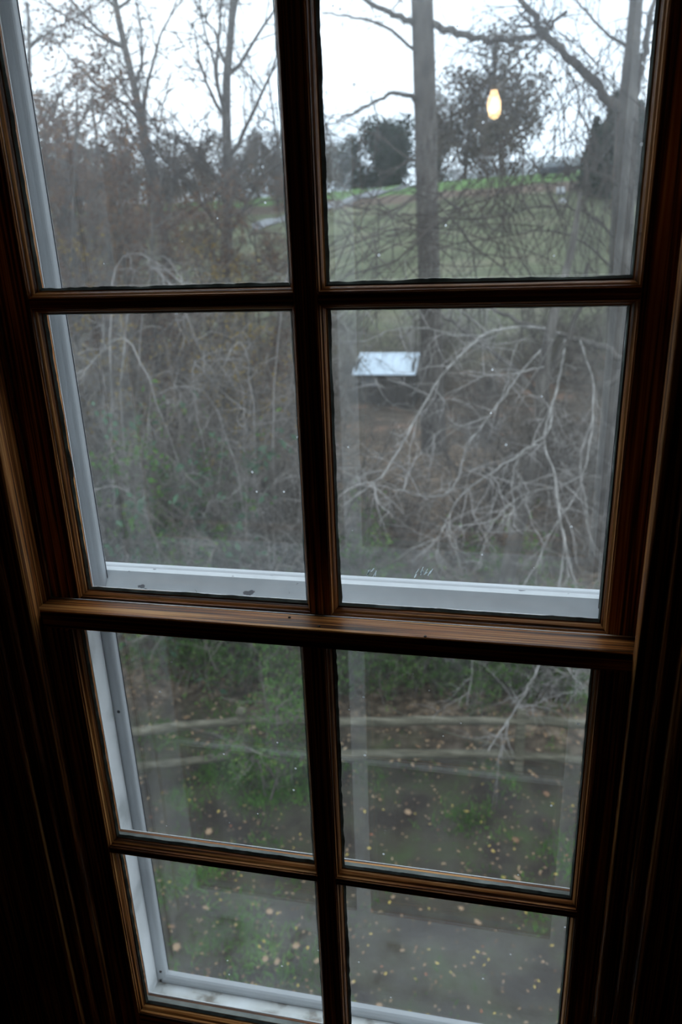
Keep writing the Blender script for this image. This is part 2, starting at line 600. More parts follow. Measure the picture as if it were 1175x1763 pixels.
frame_side(-1)
frame_side(1)
extrude_profile('frame_bottom', [(YF0, -0.678), (YF0, -0.671), (YF0 + 0.002, -0.667), (YF0 + 0.005, -0.6655), (YF0 + 0.012, -0.6655), (YF0 + 0.013, -0.705), (YF1, -0.722), (YF1, -0.735), (YF0, -0.72)], 'x', -0.292, 0.292, M['alu'], sf)
extrude_profile('frame_top', [(YF0, 0.70), (YF0, 0.662), (YF1, 0.662), (YF1, 0.70)], 'x', -0.292, 0.292, M['alu'], sf)
for z in (-0.655, -0.2, 0.3):
    bm = bmesh.new()
    bmesh.ops.create_uvsphere(bm, u_segments=8, v_segments=6, radius=0.0022)
    bmesh.ops.translate(bm, verts=bm.verts[:], vec=(-0.2875, YF0 + 0.0005, z))
    obj_bm('screw', bm, M['darkline'], sf)
for o in sf.children:
    o.data.transform(Matrix.Translation((0, -0.05, 0.68)))


def storm_panel(yg, z0, z1, top_rail, bot_rail, gm, mat, label, xs_in):
    t = empty('storm_window_panel', (0, yg, z0))
    x = 0.306
    d0, d1 = 0.007, 0.007
    # horizontal rails with pressed ridges
    def rail(name, a, b, ridged):
        pr = [(yg + d1, a), (yg - d0, a)]
        if ridged:
            h = b - a
            y0 = yg - d0
            pr = [(yg + d1, a), (y0 - 0.024, a), (y0 - 0.0150, a + h * 0.30), (y0 - 0.0170, a + h * 0.34), (y0 - 0.0075, a + h * 0.60), (y0 - 0.0095, a + h * 0.64), (y0 + 0.002, a + h * 0.95), (y0 + 0.004, b)]
        else:
            pr += [(yg - d0, b)]
        pr += [(yg + d1, b)]
        return extrude_profile(name, pr, 'x', -x, x, mat, t)
    rail('bottom_rail', z0, z0 + bot_rail, False)
    rail('top_rail', z1 - top_rail, z1, True)
    for s in (-1, 1):
        box('stile', *sorted((s * xs_in, s * x)), yg - d0 + 0.0005, yg + d1 - 0.0005, z0 + bot_rail, z1 - top_rail, M['alu'], t, 0.0008)
    box('pane', -xs_in - 0.002, xs_in + 0.002, yg - 0.001, yg + 0.0015, z0 + bot_rail - 0.003, z1 - top_rail + 0.003, gm, t)
    for o in t.children:
        o.data.transform(Matrix.Translation((0, -yg, -z0)))
    return tag(t, label, 'storm window')


storm_panel(0.0920, -0.040, 0.655, 0.028, 0.026, M['glass_storm'], M['alu'], 'tall dusty storm pane outside the upper sash', 0.3015)
storm_panel(0.0725, -0.702, -0.0105, 0.044, 0.012, M['glass_storm_low'], M['peel'], 'storm panel with peeling white top rail outside the lower sash', 0.2905)

# whitish smears on the tall storm pane
m, nt, out = new_mat('white_smear')
tl_ = N(nt, 'ShaderNodeBsdfTranslucent')
tl_.inputs['Color'].default_value = (0.75, 0.8, 0.82, 1)
nt.links.new(tl_.outputs['BSDF'], out.inputs['Surface'])
M['smear'] = m
tall = [o for o in bpy.data.objects if o.name == 'storm_window_panel'][0]
rs = np.random.default_rng(3)
for (px, py, w_, n_) in ((728, 990, 14, 9), (640, 988, 12, 6)):
    vs, fs = [], []
    for k in range(n_):
        c = at(px + rs.uniform(-w_, w_), py + rs.uniform(-5, 5), 0.0898)
        lx_, lz_ = rs.uniform(0.001, 0.004), rs.uniform(0.003, 0.007)
        wd_ = rs.uniform(0.0003, 0.0007)
        i0 = len(vs)
        for yy in (0.0898, 0.0909):
            vs += [(c[0] - wd_, yy, c[2]), (c[0] + wd_, yy, c[2]), (c[0] + lx_ + wd_, yy, c[2] + lz_), (c[0] + lx_ - wd_, yy, c[2] + lz_)]
        fs += [tuple(i0 + j for j in f) for f in ((0, 1, 2, 3), (7, 6, 5, 4), (0, 4, 5, 1), (1, 5, 6, 2), (2, 6, 7, 3), (3, 7, 4, 0))]
    sm = obj_from('smear', vs, fs, M['smear'], [c_ for c_ in tall.children if c_.name.startswith('pane')][0])
    sm.data.transform(Matrix.Translation((0, -0.092, 0.040)))

# ------------------------------------------------------------------ ceiling lamp in the room (seen as a reflection)
lamp = tag(empty('pendant_lamp', (0.098, -2.97, CE)), 'glowing warm bulb hanging in the room, mirrored in the upper right pane', 'lamp')


def lathe(name, prof, mat, parent, seg=20):
    vs, fs = [], []
    for r, z in prof:
        for k in range(seg):
            a = 2 * math.pi * k / seg
            vs.append((r * math.cos(a), r * math.sin(a), z))
    for i in range(len(prof) - 1):
        for k in range(seg):
            a, b = i * seg + k, i * seg + (k + 1) % seg
            fs.append((a, b, b + seg, a + seg))
    return obj_from(name, vs, fs, mat, parent, smooth=True)


ZB = 0.845 - CE
lathe('bulb', [(0.0005, ZB - 0.040), (0.012, ZB - 0.037), (0.024, ZB - 0.026), (0.029, ZB - 0.010), (0.029, ZB + 0.004), (0.024, ZB + 0.022), (0.016, ZB + 0.040), (0.013, ZB + 0.052)], M['bulb'], lamp)
lathe('socket', [(0.0005, ZB + 0.105), (0.012, ZB + 0.102), (0.019, ZB + 0.09), (0.019, ZB + 0.052), (0.014, ZB + 0.050)], M['brass'], lamp)
lathe('cord', [(0.003, ZB + 0.100), (0.003, -0.02)], M['darkline'], lamp, 8)
lathe('ceiling_rose', [(0.0005, -0.03), (0.03, -0.028), (0.05, -0.012), (0.055, 0.0)], M['brass'], lamp)

# ================================================================== OUTSIDE
def terrain(x, y):
    ys = [0, 9, 14, 22, 27, 32, 42, 56, 80, 104, 112, 140, 260]
    zs = [-5.94, -5.94, -6.15, -6.5, -6.6, -6.5, -5.0, -3.5, 0.7, 5.1, 6.0, 6.4, 7.0]
    z = np.interp(y, ys, zs)
    far = np.clip((y - 40) / 60, 0, 1)
    z = z + far * 0.9 * np.sin(x * 0.045 + 0.6)
    b = np.clip((y - 9) / 6, 0.12, 1.0)
    z = z + b * (0.10 * np.sin(x * 1.3 + y * 0.7) + 0.08 * np.sin(x * 0.7 - y * 1.1 + 2))
    return z


def gz(x, y):
    return float(terrain(np.array(x, float), np.array(y, float)))


def ground_hit(px, py):
    d = AX_F + AX_R * (px - 587.5) / FPX + AX_U * (881.5 - py) / FPX
    d = d / d[1]
    Y = 1.0
    while Y < 200:
        p = CAM + d * (Y - CAM[1])
        if p[2] < gz(p[0], p[1]):
            return p
        Y += 0.05 + Y * 0.003
    return p


# terrain mesh
ysamp = [0.3]
while ysamp[-1] < 240:
    ysamp.append(ysamp[-1] + 0.22 + ysamp[-1] * 0.022)
ysamp = np.array(ysamp)
naz = 110
tt = np.linspace(-1, 1, naz)
rows = []
for y in ysamp:
    half = 14 + y * 1.1
    xs_ = half * np.sign(tt) * np.abs(tt) ** 1.3 - y * 0.12
    rows.append(np.stack([xs_, np.full(naz, y), terrain(xs_, np.full(naz, y))], 1))
V = np.concatenate(rows)
nr = len(ysamp)
F = []
for i in range(nr - 1):
    for j in range(naz - 1):
        a = i * naz + j
        F.append((a, a + 1, a + 1 + naz, a + naz))

m, nt, out = new_mat('yard_bank_and_field')
L = nt.links
tc = N(nt, 'ShaderNodeTexCoord')
sx = N(nt, 'ShaderNodeSeparateXYZ')
L.new(tc.outputs['Object'], sx.inputs[0])


def nz(scale, detail=6):
    n = N(nt, 'ShaderNodeTexNoise')
    n.inputs['Scale'].default_value = scale
    n.inputs['Detail'].default_value = detail
    L.new(tc.outputs['Object'], n.inputs['Vector'])
    return n


def yband(a, b, amp=1.5, nscale=0.4):
    n = nz(nscale, 3)
    md = N(nt, 'ShaderNodeMath', operation='MULTIPLY_ADD')
    md.inputs[1].default_value = amp * 2
    L.new(n.outputs['Fac'], md.inputs[0])
    L.new(sx.outputs['Y'], md.inputs[2])
    r = N(nt, 'ShaderNodeMapRange')
    r.inputs['From Min'].default_value = a + amp
    r.inputs['From Max'].default_value = b + amp
    L.new(md.outputs[0], r.inputs['Value'])
    return r.outputs['Result']


def mixc(f, a, b):
    x = N(nt, 'ShaderNodeMix', data_type='RGBA')
    L.new(f, x.inputs[0])
    L.new(a, x.inputs[6])
    L.new(b, x.inputs[7])
    return x.outputs[2]


n_y = nz(2.2, 6)
soil_grass = ramp(nt, [(0.38, (0.026, 0.020, 0.016)), (0.52, (0.040, 0.035, 0.024)), (0.62, (0.040, 0.042, 0.023)), (0.75, (0.042, 0.060, 0.024))])
L.new(n_y.outputs['Fac'], soil_grass.inputs['Fac'])
n_l = nz(7, 5)
litter = ramp(nt, [(0.35, (0.040, 0.030, 0.022)), (0.5, (0.105, 0.074, 0.050)), (0.62, (0.19, 0.14, 0.10)), (0.75, (0.28, 0.22, 0.17))])
L.new(n_l.outputs['Fac'], litter.inputs['Fac'])
n_b = nz(0.9, 4)
bank = ramp(nt, [(0.40, (0.055, 0.042, 0.03)), (0.55, (0.09, 0.068, 0.05)), (0.66, (0.16, 0.095, 0.066)), (0.76, (0.27, 0.15, 0.10))])
L.new(n_b.outputs['Fac'], bank.inputs['Fac'])
n_f = nz(0.22, 5)
field = ramp(nt, [(0.35, (0.075, 0.080, 0.048)), (0.5, (0.105, 0.115, 0.066)), (0.65, (0.14, 0.135, 0.088))])
L.new(n_f.outputs['Fac'], field.inputs['Fac'])
dirt = ramp(nt, [(0.3, (0.11, 0.085, 0.065)), (0.7, (0.14, 0.10, 0.08))])
L.new(n_f.outputs['Fac'], dirt.inputs['Fac'])
lawn = ramp(nt, [(0.3, (0.10, 0.17, 0.06)), (0.7, (0.12, 0.20, 0.07))])
L.new(n_f.outputs['Fac'], lawn.inputs['Fac'])
c = mixc(yband(7.3, 8.4, 0.5, 1.2), soil_grass.outputs['Color'], litter.outputs['Color'])
c = mixc(yband(23, 27, 2.0, 0.3), c, bank.outputs['Color'])
c = mixc(yband(34, 44, 4.0, 0.2), c, field.outputs['Color'])
c = mixc(yband(92, 94, 3.0, 0.06), c, dirt.outputs['Color'])
c = mixc(yband(99, 100, 1.5, 0.05), c, lawn.outputs['Color'])
b = N(nt, 'ShaderNodeBsdfPrincipled')
b.inputs['Roughness'].default_value = 0.9
b.inputs['Specular IOR Level'].default_value = 0.15
bp = N(nt, 'ShaderNodeBump')
bp.inputs['Strength'].default_value = 0.6
bp.inputs['Distance'].default_value = 0.05
L.new(n_l.outputs['Fac'], bp.inputs['Height'])
L.new(bp.outputs['Normal'], b.inputs['Normal'])
L.new(c, b.inputs['Base Color'])
L.new(b.outputs['BSDF'], out.inputs['Surface'])
ground = struct(obj_from('ground', V, F, m, smooth=True))

# ------------------------------------------------------------------ vegetation materials
M['bark'] = noise_mat('grey_brown_bark', [(0.35, (0.045, 0.038, 0.034)), (0.6, (0.10, 0.088, 0.078)), (0.75, (0.16, 0.145, 0.13))], scale=(1, 1, 0.25), nscale=9, rough=0.9, bump=0.5, bscale=0.02)
M['bark_pale'] = noise_mat('skylit_grey_bark', [(0.35, (0.12, 0.11, 0.10)), (0.55, (0.24, 0.225, 0.21)), (0.75, (0.38, 0.36, 0.34))], nscale=6, rough=0.85)  # hanging branches: sky light painted in as a lighter grey than the trunk
M['twig_dark'] = noise_mat('dark_twigs', [(0.35, (0.035, 0.028, 0.025)), (0.65, (0.085, 0.068, 0.058))], nscale=2.0, rough=0.9)
M['twig_mid'] = noise_mat('grey_brown_twigs', [(0.35, (0.06, 0.05, 0.042)), (0.65, (0.20, 0.175, 0.155))], nscale=1.4, rough=0.9)
M['twig_pale'] = noise_mat('pale_grey_twigs', [(0.35, (0.13, 0.118, 0.11)), (0.65, (0.40, 0.37, 0.35))], nscale=1.2, rough=0.9)


def leaf_mat(name, stops, nscale=3.0, trans=0.35):
    m, nt, out = new_mat(name)
    L = nt.links
    tc = N(nt, 'ShaderNodeTexCoord')
    no = N(nt, 'ShaderNodeTexNoise')
    no.inputs['Scale'].default_value = nscale
    no.inputs['Detail'].default_value = 4
    r = ramp(nt, stops)
    d = N(nt, 'ShaderNodeBsdfDiffuse')
    t = N(nt, 'ShaderNodeBsdfTranslucent')
    mx = N(nt, 'ShaderNodeMixShader')
    mx.inputs[0].default_value = trans
    L.new(tc.outputs['Object'], no.inputs['Vector'])
    L.new(no.outputs['Fac'], r.inputs['Fac'])
    L.new(r.outputs['Color'], d.inputs['Color'])
    L.new(r.outputs['Color'], t.inputs['Color'])
    L.new(d.outputs['BSDF'], mx.inputs[1])
    L.new(t.outputs['BSDF'], mx.inputs[2])
    L.new(mx.outputs['Shader'], out.inputs['Surface'])
    return m


M['leaf_rust'] = leaf_mat('rust_leaves', [(0.35, (0.075, 0.05, 0.042)), (0.55, (0.15, 0.088, 0.06)), (0.7, (0.27, 0.155, 0.075))], 5)
M['leaf_green'] = leaf_mat('green_leaves', [(0.35, (0.045, 0.09, 0.025)), (0.55, (0.09, 0.18, 0.045)), (0.7, (0.20, 0.26, 0.07))], 5)
M['leaf_bluegreen'] = leaf_mat('blue_green_leaves', [(0.35, (0.05, 0.10, 0.06)), (0.65, (0.13, 0.22, 0.14))], 5)
M['leaf_gold'] = leaf_mat('golden_leaves', [(0.35, (0.16, 0.10, 0.03)), (0.65, (0.36, 0.25, 0.06))], 5)
M['conifer'] = leaf_mat('dark_conifer_needles', [(0.35, (0.014, 0.022, 0.016)), (0.65, (0.035, 0.05, 0.034))], 0.8, 0.1)
M['far_brown'] = leaf_mat('hazed_brown_crown', [(0.35, (0.08, 0.07, 0.062)), (0.65, (0.17, 0.14, 0.115))], 0.6, 0.2)  # brown lightened so that distance haze is painted into the crowns
M['grass'] = leaf_mat('grass_blades', [(0.35, (0.05, 0.11, 0.02)), (0.55, (0.09, 0.21, 0.035)), (0.7, (0.14, 0.27, 0.05))], 2)


# ------------------------------------------------------------------ tube and leaf mesh builders
class Mesher:
    def __init__(self):
        self.v, self.f, self.n = [], [], 0

    def tube(self, pts, rad, sides=3):
        pts = np.asarray(pts, float)
        n = len(pts)
        rad = np.broadcast_to(np.asarray(rad, float), (n,))
        t = np.gradient(pts, axis=0)
        t /= np.linalg.norm(t, axis=1)[:, None] + 1e-9
        ref = np.array([0.31, 0.52, 0.80]) if abs(t[:, 2]).mean() < 0.7 else np.array([1.0, 0.2, 0.1])
        u = np.cross(t, ref)
        u /= np.linalg.norm(u, axis=1)[:, None] + 1e-9
        w = np.cross(t, u)
        a = np.arange(sides) * 2 * math.pi / sides
        ring = pts[:, None, :] + rad[:, None, None] * (np.cos(a)[None, :, None] * u[:, None, :] + np.sin(a)[None, :, None] * w[:, None, :])
        self.v.append(ring.reshape(-1, 3))
        i = np.arange(n - 1)[:, None] * sides
        k = np.arange(sides)[None, :]
        k2 = (k + 1) % sides
        fa = np.stack([i + k, i + k2, i + sides + k2, i + sides + k], -1).reshape(-1, 4) + self.n
        self.f.append(fa)
        self.n += n * sides

    def leaves(self, pos, size, rng, aspect=0.55):
        """small folded leaf quads at the given points"""
        pos = np.asarray(pos, float)
        n = len(pos)
        if n == 0:
            return
        d = rng.normal(size=(n, 3)) + np.array([0, 0, -0.4])
        d /= np.linalg.norm(d, axis=1)[:, None]
        s = np.cross(d, rng.normal(size=(n, 3)))
        s /= np.linalg.norm(s, axis=1)[:, None] + 1e-9
        sz = (size * rng.uniform(0.6, 1.3, n))[:, None]
        nrm = np.cross(d, s)
        p0 = pos
        p1 = pos + d * sz * 0.5 + s * sz * aspect * 0.5 + nrm * sz * 0.12
        p2 = pos + d * sz
        p3 = pos + d * sz * 0.5 - s * sz * aspect * 0.5 + nrm * sz * 0.12
        self.v.append(np.stack([p0, p1, p2, p3], 1).reshape(-1, 3))
        self.f.append(np.arange(n)[:, None] * 4 + np.arange(4)[None, :] + self.n)
        self.n += 4 * n

    def build(self, name, mat, parent=None, kind=None, smooth=False):
        if not self.v:
            return None
        v = np.concatenate(self.v)
        f = np.concatenate(self.f)
        me = bpy.data.meshes.new(name)
        me.vertices.add(len(v))
        me.vertices.foreach_set('co', v.ravel().astype(np.float32))
        nf = len(f)
        me.loops.add(nf * 4)
        me.loops.foreach_set('vertex_index', f.ravel().astype(np.int32))
        me.polygons.add(nf)
        me.polygons.foreach_set('loop_start', np.arange(0, nf * 4, 4, dtype=np.int32))
        me.polygons.foreach_set('loop_total', np.full(nf, 4, dtype=np.int32))
        if smooth:
            me.polygons.foreach_set('use_smooth', np.ones(nf, dtype=bool))
        me.update(calc_edges=True)
        me.validate()
        me.materials.append(mat)
        o = bpy.data.objects.new(name, me)
        if parent:
            o.parent = parent
        if kind:
            o['kind'] = kind
        return link(o)


def path(p, d, length, n, wob, rng, pull=(0, 0, 0)):
    """wandering line from p"""
    pts = [np.array(p, float)]
    d = np.array(d, float)
    d /= np.linalg.norm(d)
    st = length / n
    pull = np.array(pull, float)
    for _ in range(n):
        d = d + rng.normal(0, wob, 3) + pull
        d /= np.linalg.norm(d)
        pts.append(pts[-1] + d * st)
    return np.array(pts)


def smooth_path(ctrl, n):
    """Catmull-Rom through control points"""
    c = np.asarray(ctrl, float)
    c = np.vstack([2 * c[0] - c[1], c, 2 * c[-1] - c[-2]])
    out_ = []
    for i in range(1, len(c) - 2):
        for t in np.linspace(0, 1, n, endpoint=False):
            p0, p1, p2, p3 = c[i - 1:i + 3]
            out_.append(0.5 * ((2 * p1) + (-p0 + p2) * t + (2 * p0 - 5 * p1 + 4 * p2 - p3) * t * t + (-p0 + 3 * p1 - 3 * p2 + p3) * t ** 3))
    out_.append(c[-2])
    return np.array(out_)


def sub_twigs(ms, pts, rng, count, length, r, wob=0.22, pull=(0, 0, 0.0), t0=0.15, depth=1, tips=None, out_dir=None, spread=0.9, seg=5):
    for _ in range(count):
        k = int(rng.uniform(t0, 1) * (len(pts) - 1))
        tdir = pts[min(k + 1, len(pts) - 1)] - pts[max(k - 1, 0)]
        tdir = tdir / (np.linalg.norm(tdir) + 1e-9)
        d = tdir * 0.7 + rng.normal(0, spread, 3)
        l = length * rng.uniform(0.45, 1.2)
        q = path(pts[k], d, l, seg, wob, rng, pull)
        ms.tube(q, np.linspace(r, r * 0.35, len(q)), 3)
        if tips is not None:
            tips.append(q)
        if depth > 1:
            sub_twigs(ms, q, rng, 4, l * 0.5, r * 0.6, wob, pull, 0.2, depth - 1, tips, None, spread, 4)


def copy_tree(o, parent=None):
    c = o.copy()
    COL.objects.link(c)
    c.parent = parent
    for ch in list(o.children):
        copy_tree(ch, c)
    return c


# ------------------------------------------------------------------ sapling / small tree generator
def make_tree(name, seed, height, r0, n_limb, limb_len, twigs, lean=(0, 0), leaf=None, n_leaf=0, leaf_size=0.07, bark='bark', twig='twig_dark', limb_t0=0.3, up=0.35, fork=None, leaf_low=0.0):
    rng = np.random.default_rng(seed)
    t = empty(name)
    ms = Mesher()
    tr = path((0, 0, -0.15), (lean[0], lean[1], 1), height, 14, 0.035, rng, (0, 0, 0.02))
    ms.tube(tr, np.linspace(r0, r0 * 0.22, len(tr)) * (1 + 0.35 * np.exp(-np.arange(len(tr)) * 1.2)), 8)
    ms.build('trunk', M[bark], t, smooth=True)
    tw = Mesher()
    tips = []
    for i in range(n_limb):
        k = int((limb_t0 + (1 - limb_t0) * (i + rng.uniform(0, 1)) / n_limb) * (len(tr) - 1))
        a = rng.uniform(0, 2 * math.pi)
        d = (math.cos(a), math.sin(a), rng.uniform(up * 0.4, up * 2.2))
        l = limb_len * rng.uniform(0.6, 1.15) * (1.15 - 0.6 * k / len(tr))
        q = path(tr[k], d, l, 9, 0.13, rng, (0, 0, 0.03))
        rr = max(r0 * 0.34 * (1.1 - 0.6 * k / len(tr)), 0.022)
        lm = Mesher()
        lm.tube(q, np.linspace(rr, rr * 0.25, len(q)), 5)
        lm.build('branch', M[bark], t, smooth=True)
        sub_twigs(tw, q, rng, twigs, l * 0.55, max(rr * 0.36, 0.009), 0.16, (0, 0, 0.02), 0.15, 2, tips)
    tw.build('twigs', M[twig], t, 'stuff')
    if leaf and n_leaf:
        lf = Mesher()
        w = [tips[int(rng.integers(len(tips)))] for _ in range(n_leaf // 6)]
        pos = []
        for q in w:
            if rng.uniform() < 0.5 and q[0][2] < leaf_low:
                continue
            for _ in range(6):
                pos.append(q[int(rng.integers(len(q)))] + rng.normal(0, 0.05, 3))
        lf.leaves(pos, leaf_size, rng)
        lf.build('foliage', M[leaf], t, 'stuff')
    return t


def make_bush(name, seed, height, width, stems, twigs, r=0.012, leaf=None, n_leaf=0, leaf_size=0.05, mat='twig_mid', stem_mat=None, arch=0.0, aspect=0.55):
    rng = np.random.default_rng(seed)
    t = empty(name)
    st = Mesher()
    tw = Mesher()
    tips = []
    for i in range(stems):
        a = rng.uniform(0, 2 * math.pi)
        p = (rng.normal(0, width * 0.16), rng.normal(0, width * 0.16), -0.06)
        s = rng.uniform(0.05, 0.75) * width / height
        l = height * rng.uniform(0.6, 1.15)
        q = path(p, (math.cos(a) * s, math.sin(a) * s, 1), l, 9, 0.10, rng, (math.cos(a) * 0.02, math.sin(a) * 0.02, -arch))
        rr = r * rng.uniform(0.6, 1.3)
        st.tube(q, np.linspace(rr, rr * 0.3, len(q)), 4)
        sub_twigs(tw, q, rng, twigs, height * 0.32, rr * 0.45, 0.2, (0, 0, -0.01), 0.2, 2, tips)
    st.build('stems', M[stem_mat or mat], t, 'stuff')
    tw.build('twigs', M[mat], t, 'stuff')
    if leaf and n_leaf:
        lf = Mesher()
        pos = []
        for _ in range(n_leaf // 4):
            q = tips[int(rng.integers(len(tips)))]
            for _ in range(4):
                pos.append(q[int(rng.integers(len(q)))] + rng.normal(0, 0.03, 3))
        lf.leaves(pos, leaf_size, rng, aspect)
        lf.build('foliage', M[leaf], t, 'stuff')
    return t


def put(o, x, y, rz=0.0, s=1.0, dz=0.0):
    o.location = (x, y, gz(x, y) + dz)
    o.rotation_euler = (0, 0, rz)
    o.scale = (s, s, s)
    return o


def put_px(o, px, Y, rz=0.0, s=1.0):
    p = at(px, 800, Y)
    return put(o, p[0], Y, rz, s)


# ------------------------------------------------------------------ big bare tree right of the vertical bar
def limb_tree(name, label, trunk_ctrl, trunk_r, limbs, seed, bark='bark', twig='twig_dark', n_tw=14, tw_len=1.2, pull=(0, 0, 0.0), cat='tree'):
    """trunk_ctrl: control points in the place; limbs: list of (control points, radius, twig count)"""
    base = np.array(trunk_ctrl[0])
    rng = np.random.default_rng(seed)
    t = empty(name, tuple(base))
    ms = Mesher()
    tp = smooth_path(trunk_ctrl, 5) - base
    rr = np.interp(np.linspace(0, 1, len(tp)), np.linspace(0, 1, len(trunk_r)), trunk_r)
    ms.tube(tp, rr, 10)
    ms.build('trunk', M[bark], t, smooth=True)
    tw = Mesher()
    for ctrl, r, k in limbs:
        q = smooth_path(ctrl, 4) - base
        q[1:] += rng.normal(0, r * 0.35, q[1:].shape)
        lm = Mesher()
        lm.tube(q, np.linspace(r, r * 0.4, len(q)), 6)
        lm.build('branch', M[bark], t, smooth=True)
        sub_twigs(tw, q, rng, k, tw_len, max(r * 0.15, 0.006), 0.2, pull, 0.1, 2)
    tw.build('twigs', M[twig], t, 'stuff')
    tag(t, label, cat)
    return t


Yb = 23.0
b0 = at(748, 770, Yb)
b0[2] = gz(b0[0], b0[1]) - 0.2
limb_tree('oak_tree', 'tall straight bare tree trunk right of the centre bar, standing before the green field',
          [b0, at(742, 560, Yb), at(737, 400, Yb), at(733, 200, Yb), at(727, 0, Yb), at(722, -150, Yb), at(716, -300, Yb)],
          [0.42, 0.34, 0.33, 0.32, 0.30, 0.26, 0.18],
          [([at(716, 42, Yb), at(680, 25, Yb - 1), at(640, 3, Yb - 2), at(590, -40, Yb - 2.5)], 0.09, 16),
           ([at(716, 88, Yb), at(660, 45, Yb - 1), at(610, 30, Yb - 1.5), at(556, 22, Yb - 2)], 0.045, 14),
           ([at(718, 176, Yb), at(690, 160, Yb - .8), at(662, 166, Yb - 1.4), at(626, 186, Yb - 2), at(584, 204, Yb - 2.3)], 0.07, 14),
           ([at(742, 40, Yb), at(790, 56, Yb - .5), at(845, 68, Yb - 1), at(905, 66, Yb - 1.2), at(945, 54, Yb - 1.5), at(975, 20, Yb - 1.8)], 0.10, 26),
           ([at(722, 330, Yb), at(690, 360, Yb - 1), at(650, 400, Yb - 2), at(625, 450, Yb - 3)], 0.03, 8),
           ([at(752, 330, Yb), at(800, 370, Yb - 1), at(850, 395, Yb - 2), at(900, 400, Yb - 3)], 0.03, 8)], 11, n_tw=14, tw_len=1.5)

# ------------------------------------------------------------------ right-hand trunk
Yr = 15.0
b0 = at(1046, 900, Yr)
b0[2] = gz(b0[0], b0[1]) - 0.2
limb_tree('forked_tree', 'forked grey trunk at the right edge of the upper right pane',
          [b0, at(1062, 640, Yr), at(1068, 480, Yr), at(1076, 300, Yr), at(1080, 210, Yr), at(1088, 100, Yr), at(1096, 0, Yr), at(1104, -160, Yr)],
          [0.24, 0.22, 0.21, 0.20, 0.19, 0.13, 0.11, 0.08],
          [([at(1086, 190, Yr), at(1102, 120, Yr), at(1116, 60, Yr), at(1135, -40, Yr)], 0.09, 24),
           ([at(1072, 195, Yr), at(1035, 150, Yr - .3), at(985, 108, Yr - .6), at(945, 62, Yr - .9), at(915, 25, Yr - 1.1), at(890, -30, Yr - 1.3)], 0.095, 46),
           ([at(1082, 80, Yr), at(1050, 62, Yr - .3), at(1010, 20, Yr - .5), at(980, -20, Yr - .8)], 0.03, 30),
           ([at(1066, 420, Yr), at(1030, 380, Yr - .4), at(990, 360, Yr - .8), at(930, 355, Yr - 1.2), at(860, 372, Yr - 1.6)], 0.03, 30),
           ([at(1064, 470, Yr), at(1010, 420, Yr - .4), at(960, 400, Yr - 1), at(900, 395, Yr - 1.6)], 0.025, 12),
           ([at(1074, 330, Yr), at(1040, 300, Yr - .4), at(1000, 290, Yr - .8), at(960, 300, Yr - 1.2)], 0.025, 12)], 12, tw_len=1.0)

# ------------------------------------------------------------------ near tree beyond the fence with pale hanging branches
Yn = 9.2
b0 = at(856, 1250, Yn)
b0[2] = gz(b0[0], b0[1]) - 0.15


def c4(x, y):      # working crop of the lower right pane of the upper sash
    return 520 + x * 0.5574, 480 + y * 0.5574


def c6(x, y):
    return 500 + x * 0.5745, 1040 + y * 0.5745


def C4(pts, ys):
    return [at(*c4(x, y), Y) for (x, y), Y in zip(pts, np.linspace(ys[0], ys[1], len(pts)))]


def C6(pts, ys):
    return [at(*c6(x, y), Y) for (x, y), Y in zip(pts, np.linspace(ys[0], ys[1], len(pts)))]


pale = [
    (C4([(795, 168), (720, 150), (620, 155), (560, 175), (500, 230), (430, 300), (370, 400), (310, 510), (262, 590), (210, 640), (120, 705)], (9.9, 5.8)), 0.026, 20),
    (C4([(790, 170), (720, 240), (640, 340), (560, 450), (510, 520), (480, 620), (440, 668), (350, 668), (260, 630)], (9.9, 5.9)), 0.020, 18),
    (C4([(772, 395), (760, 470), (690, 530), (600, 590), (500, 660), (450, 740), (420, 800), (340, 832)], (9.2, 6.1)), 0.022, 18),
    (C4([(815, 178), (800, 290), (770, 400), (748, 500), (780, 600), (795, 720), (820, 850), (855, 985)], (9.9, 6.2)), 0.024, 16),
    (C4([(750, 512), (690, 525), (660, 580), (650, 660), (660, 720), (650, 790)], (8.3, 6.9)), 0.016, 10),
    (C4([(860, 190), (900, 330), (890, 500), (850, 660), (780, 760), (730, 870), (675, 965)], (9.7, 6.2)), 0.018, 14),
    (C4([(640, 560), (590, 700), (570, 800), (550, 900)], (8.0, 6.9)), 0.010, 8),
    (C4([(780, 262), (660, 292), (540, 298), (450, 290)], (9.3, 7.4)), 0.015, 10),
    (C4([(560, 175), (460, 172), (380, 150), (280, 160), (180, 200)], (8.8, 6.8)), 0.013, 10),
    (C4([(880, 600), (800, 640), (700, 660), (620, 720), (560, 800)], (8.6, 6.9)), 0.011, 10),
    (C4([(900, 430), (860, 560), (880, 700), (900, 830), (960, 930)], (9.3, 7.2)), 0.012, 12),
    (C4([(640, 300), (600, 400), (540, 440), (430, 470), (350, 560)], (8.6, 7.0)), 0.011, 10),
    (C4([(780, 600), (800, 760), (810, 850), (747, 1155)], (7.6, 6.7)) + C6([(690, 290), (630, 382), (592, 442)], (6.3, 5.9)), 0.024, 4),
    (C6([(652, 350), (650, 400), (670, 462)], (6.0, 5.9)), 0.011, 2),
    (C6([(790, 100), (835, 195), (875, 245), (905, 295)], (6.8, 6.2)), 0.012, 3),
    (C6([(560, 60), (545, 190), (538, 250), (530, 305)], (7.0, 6.4)), 0.010, 4),
]
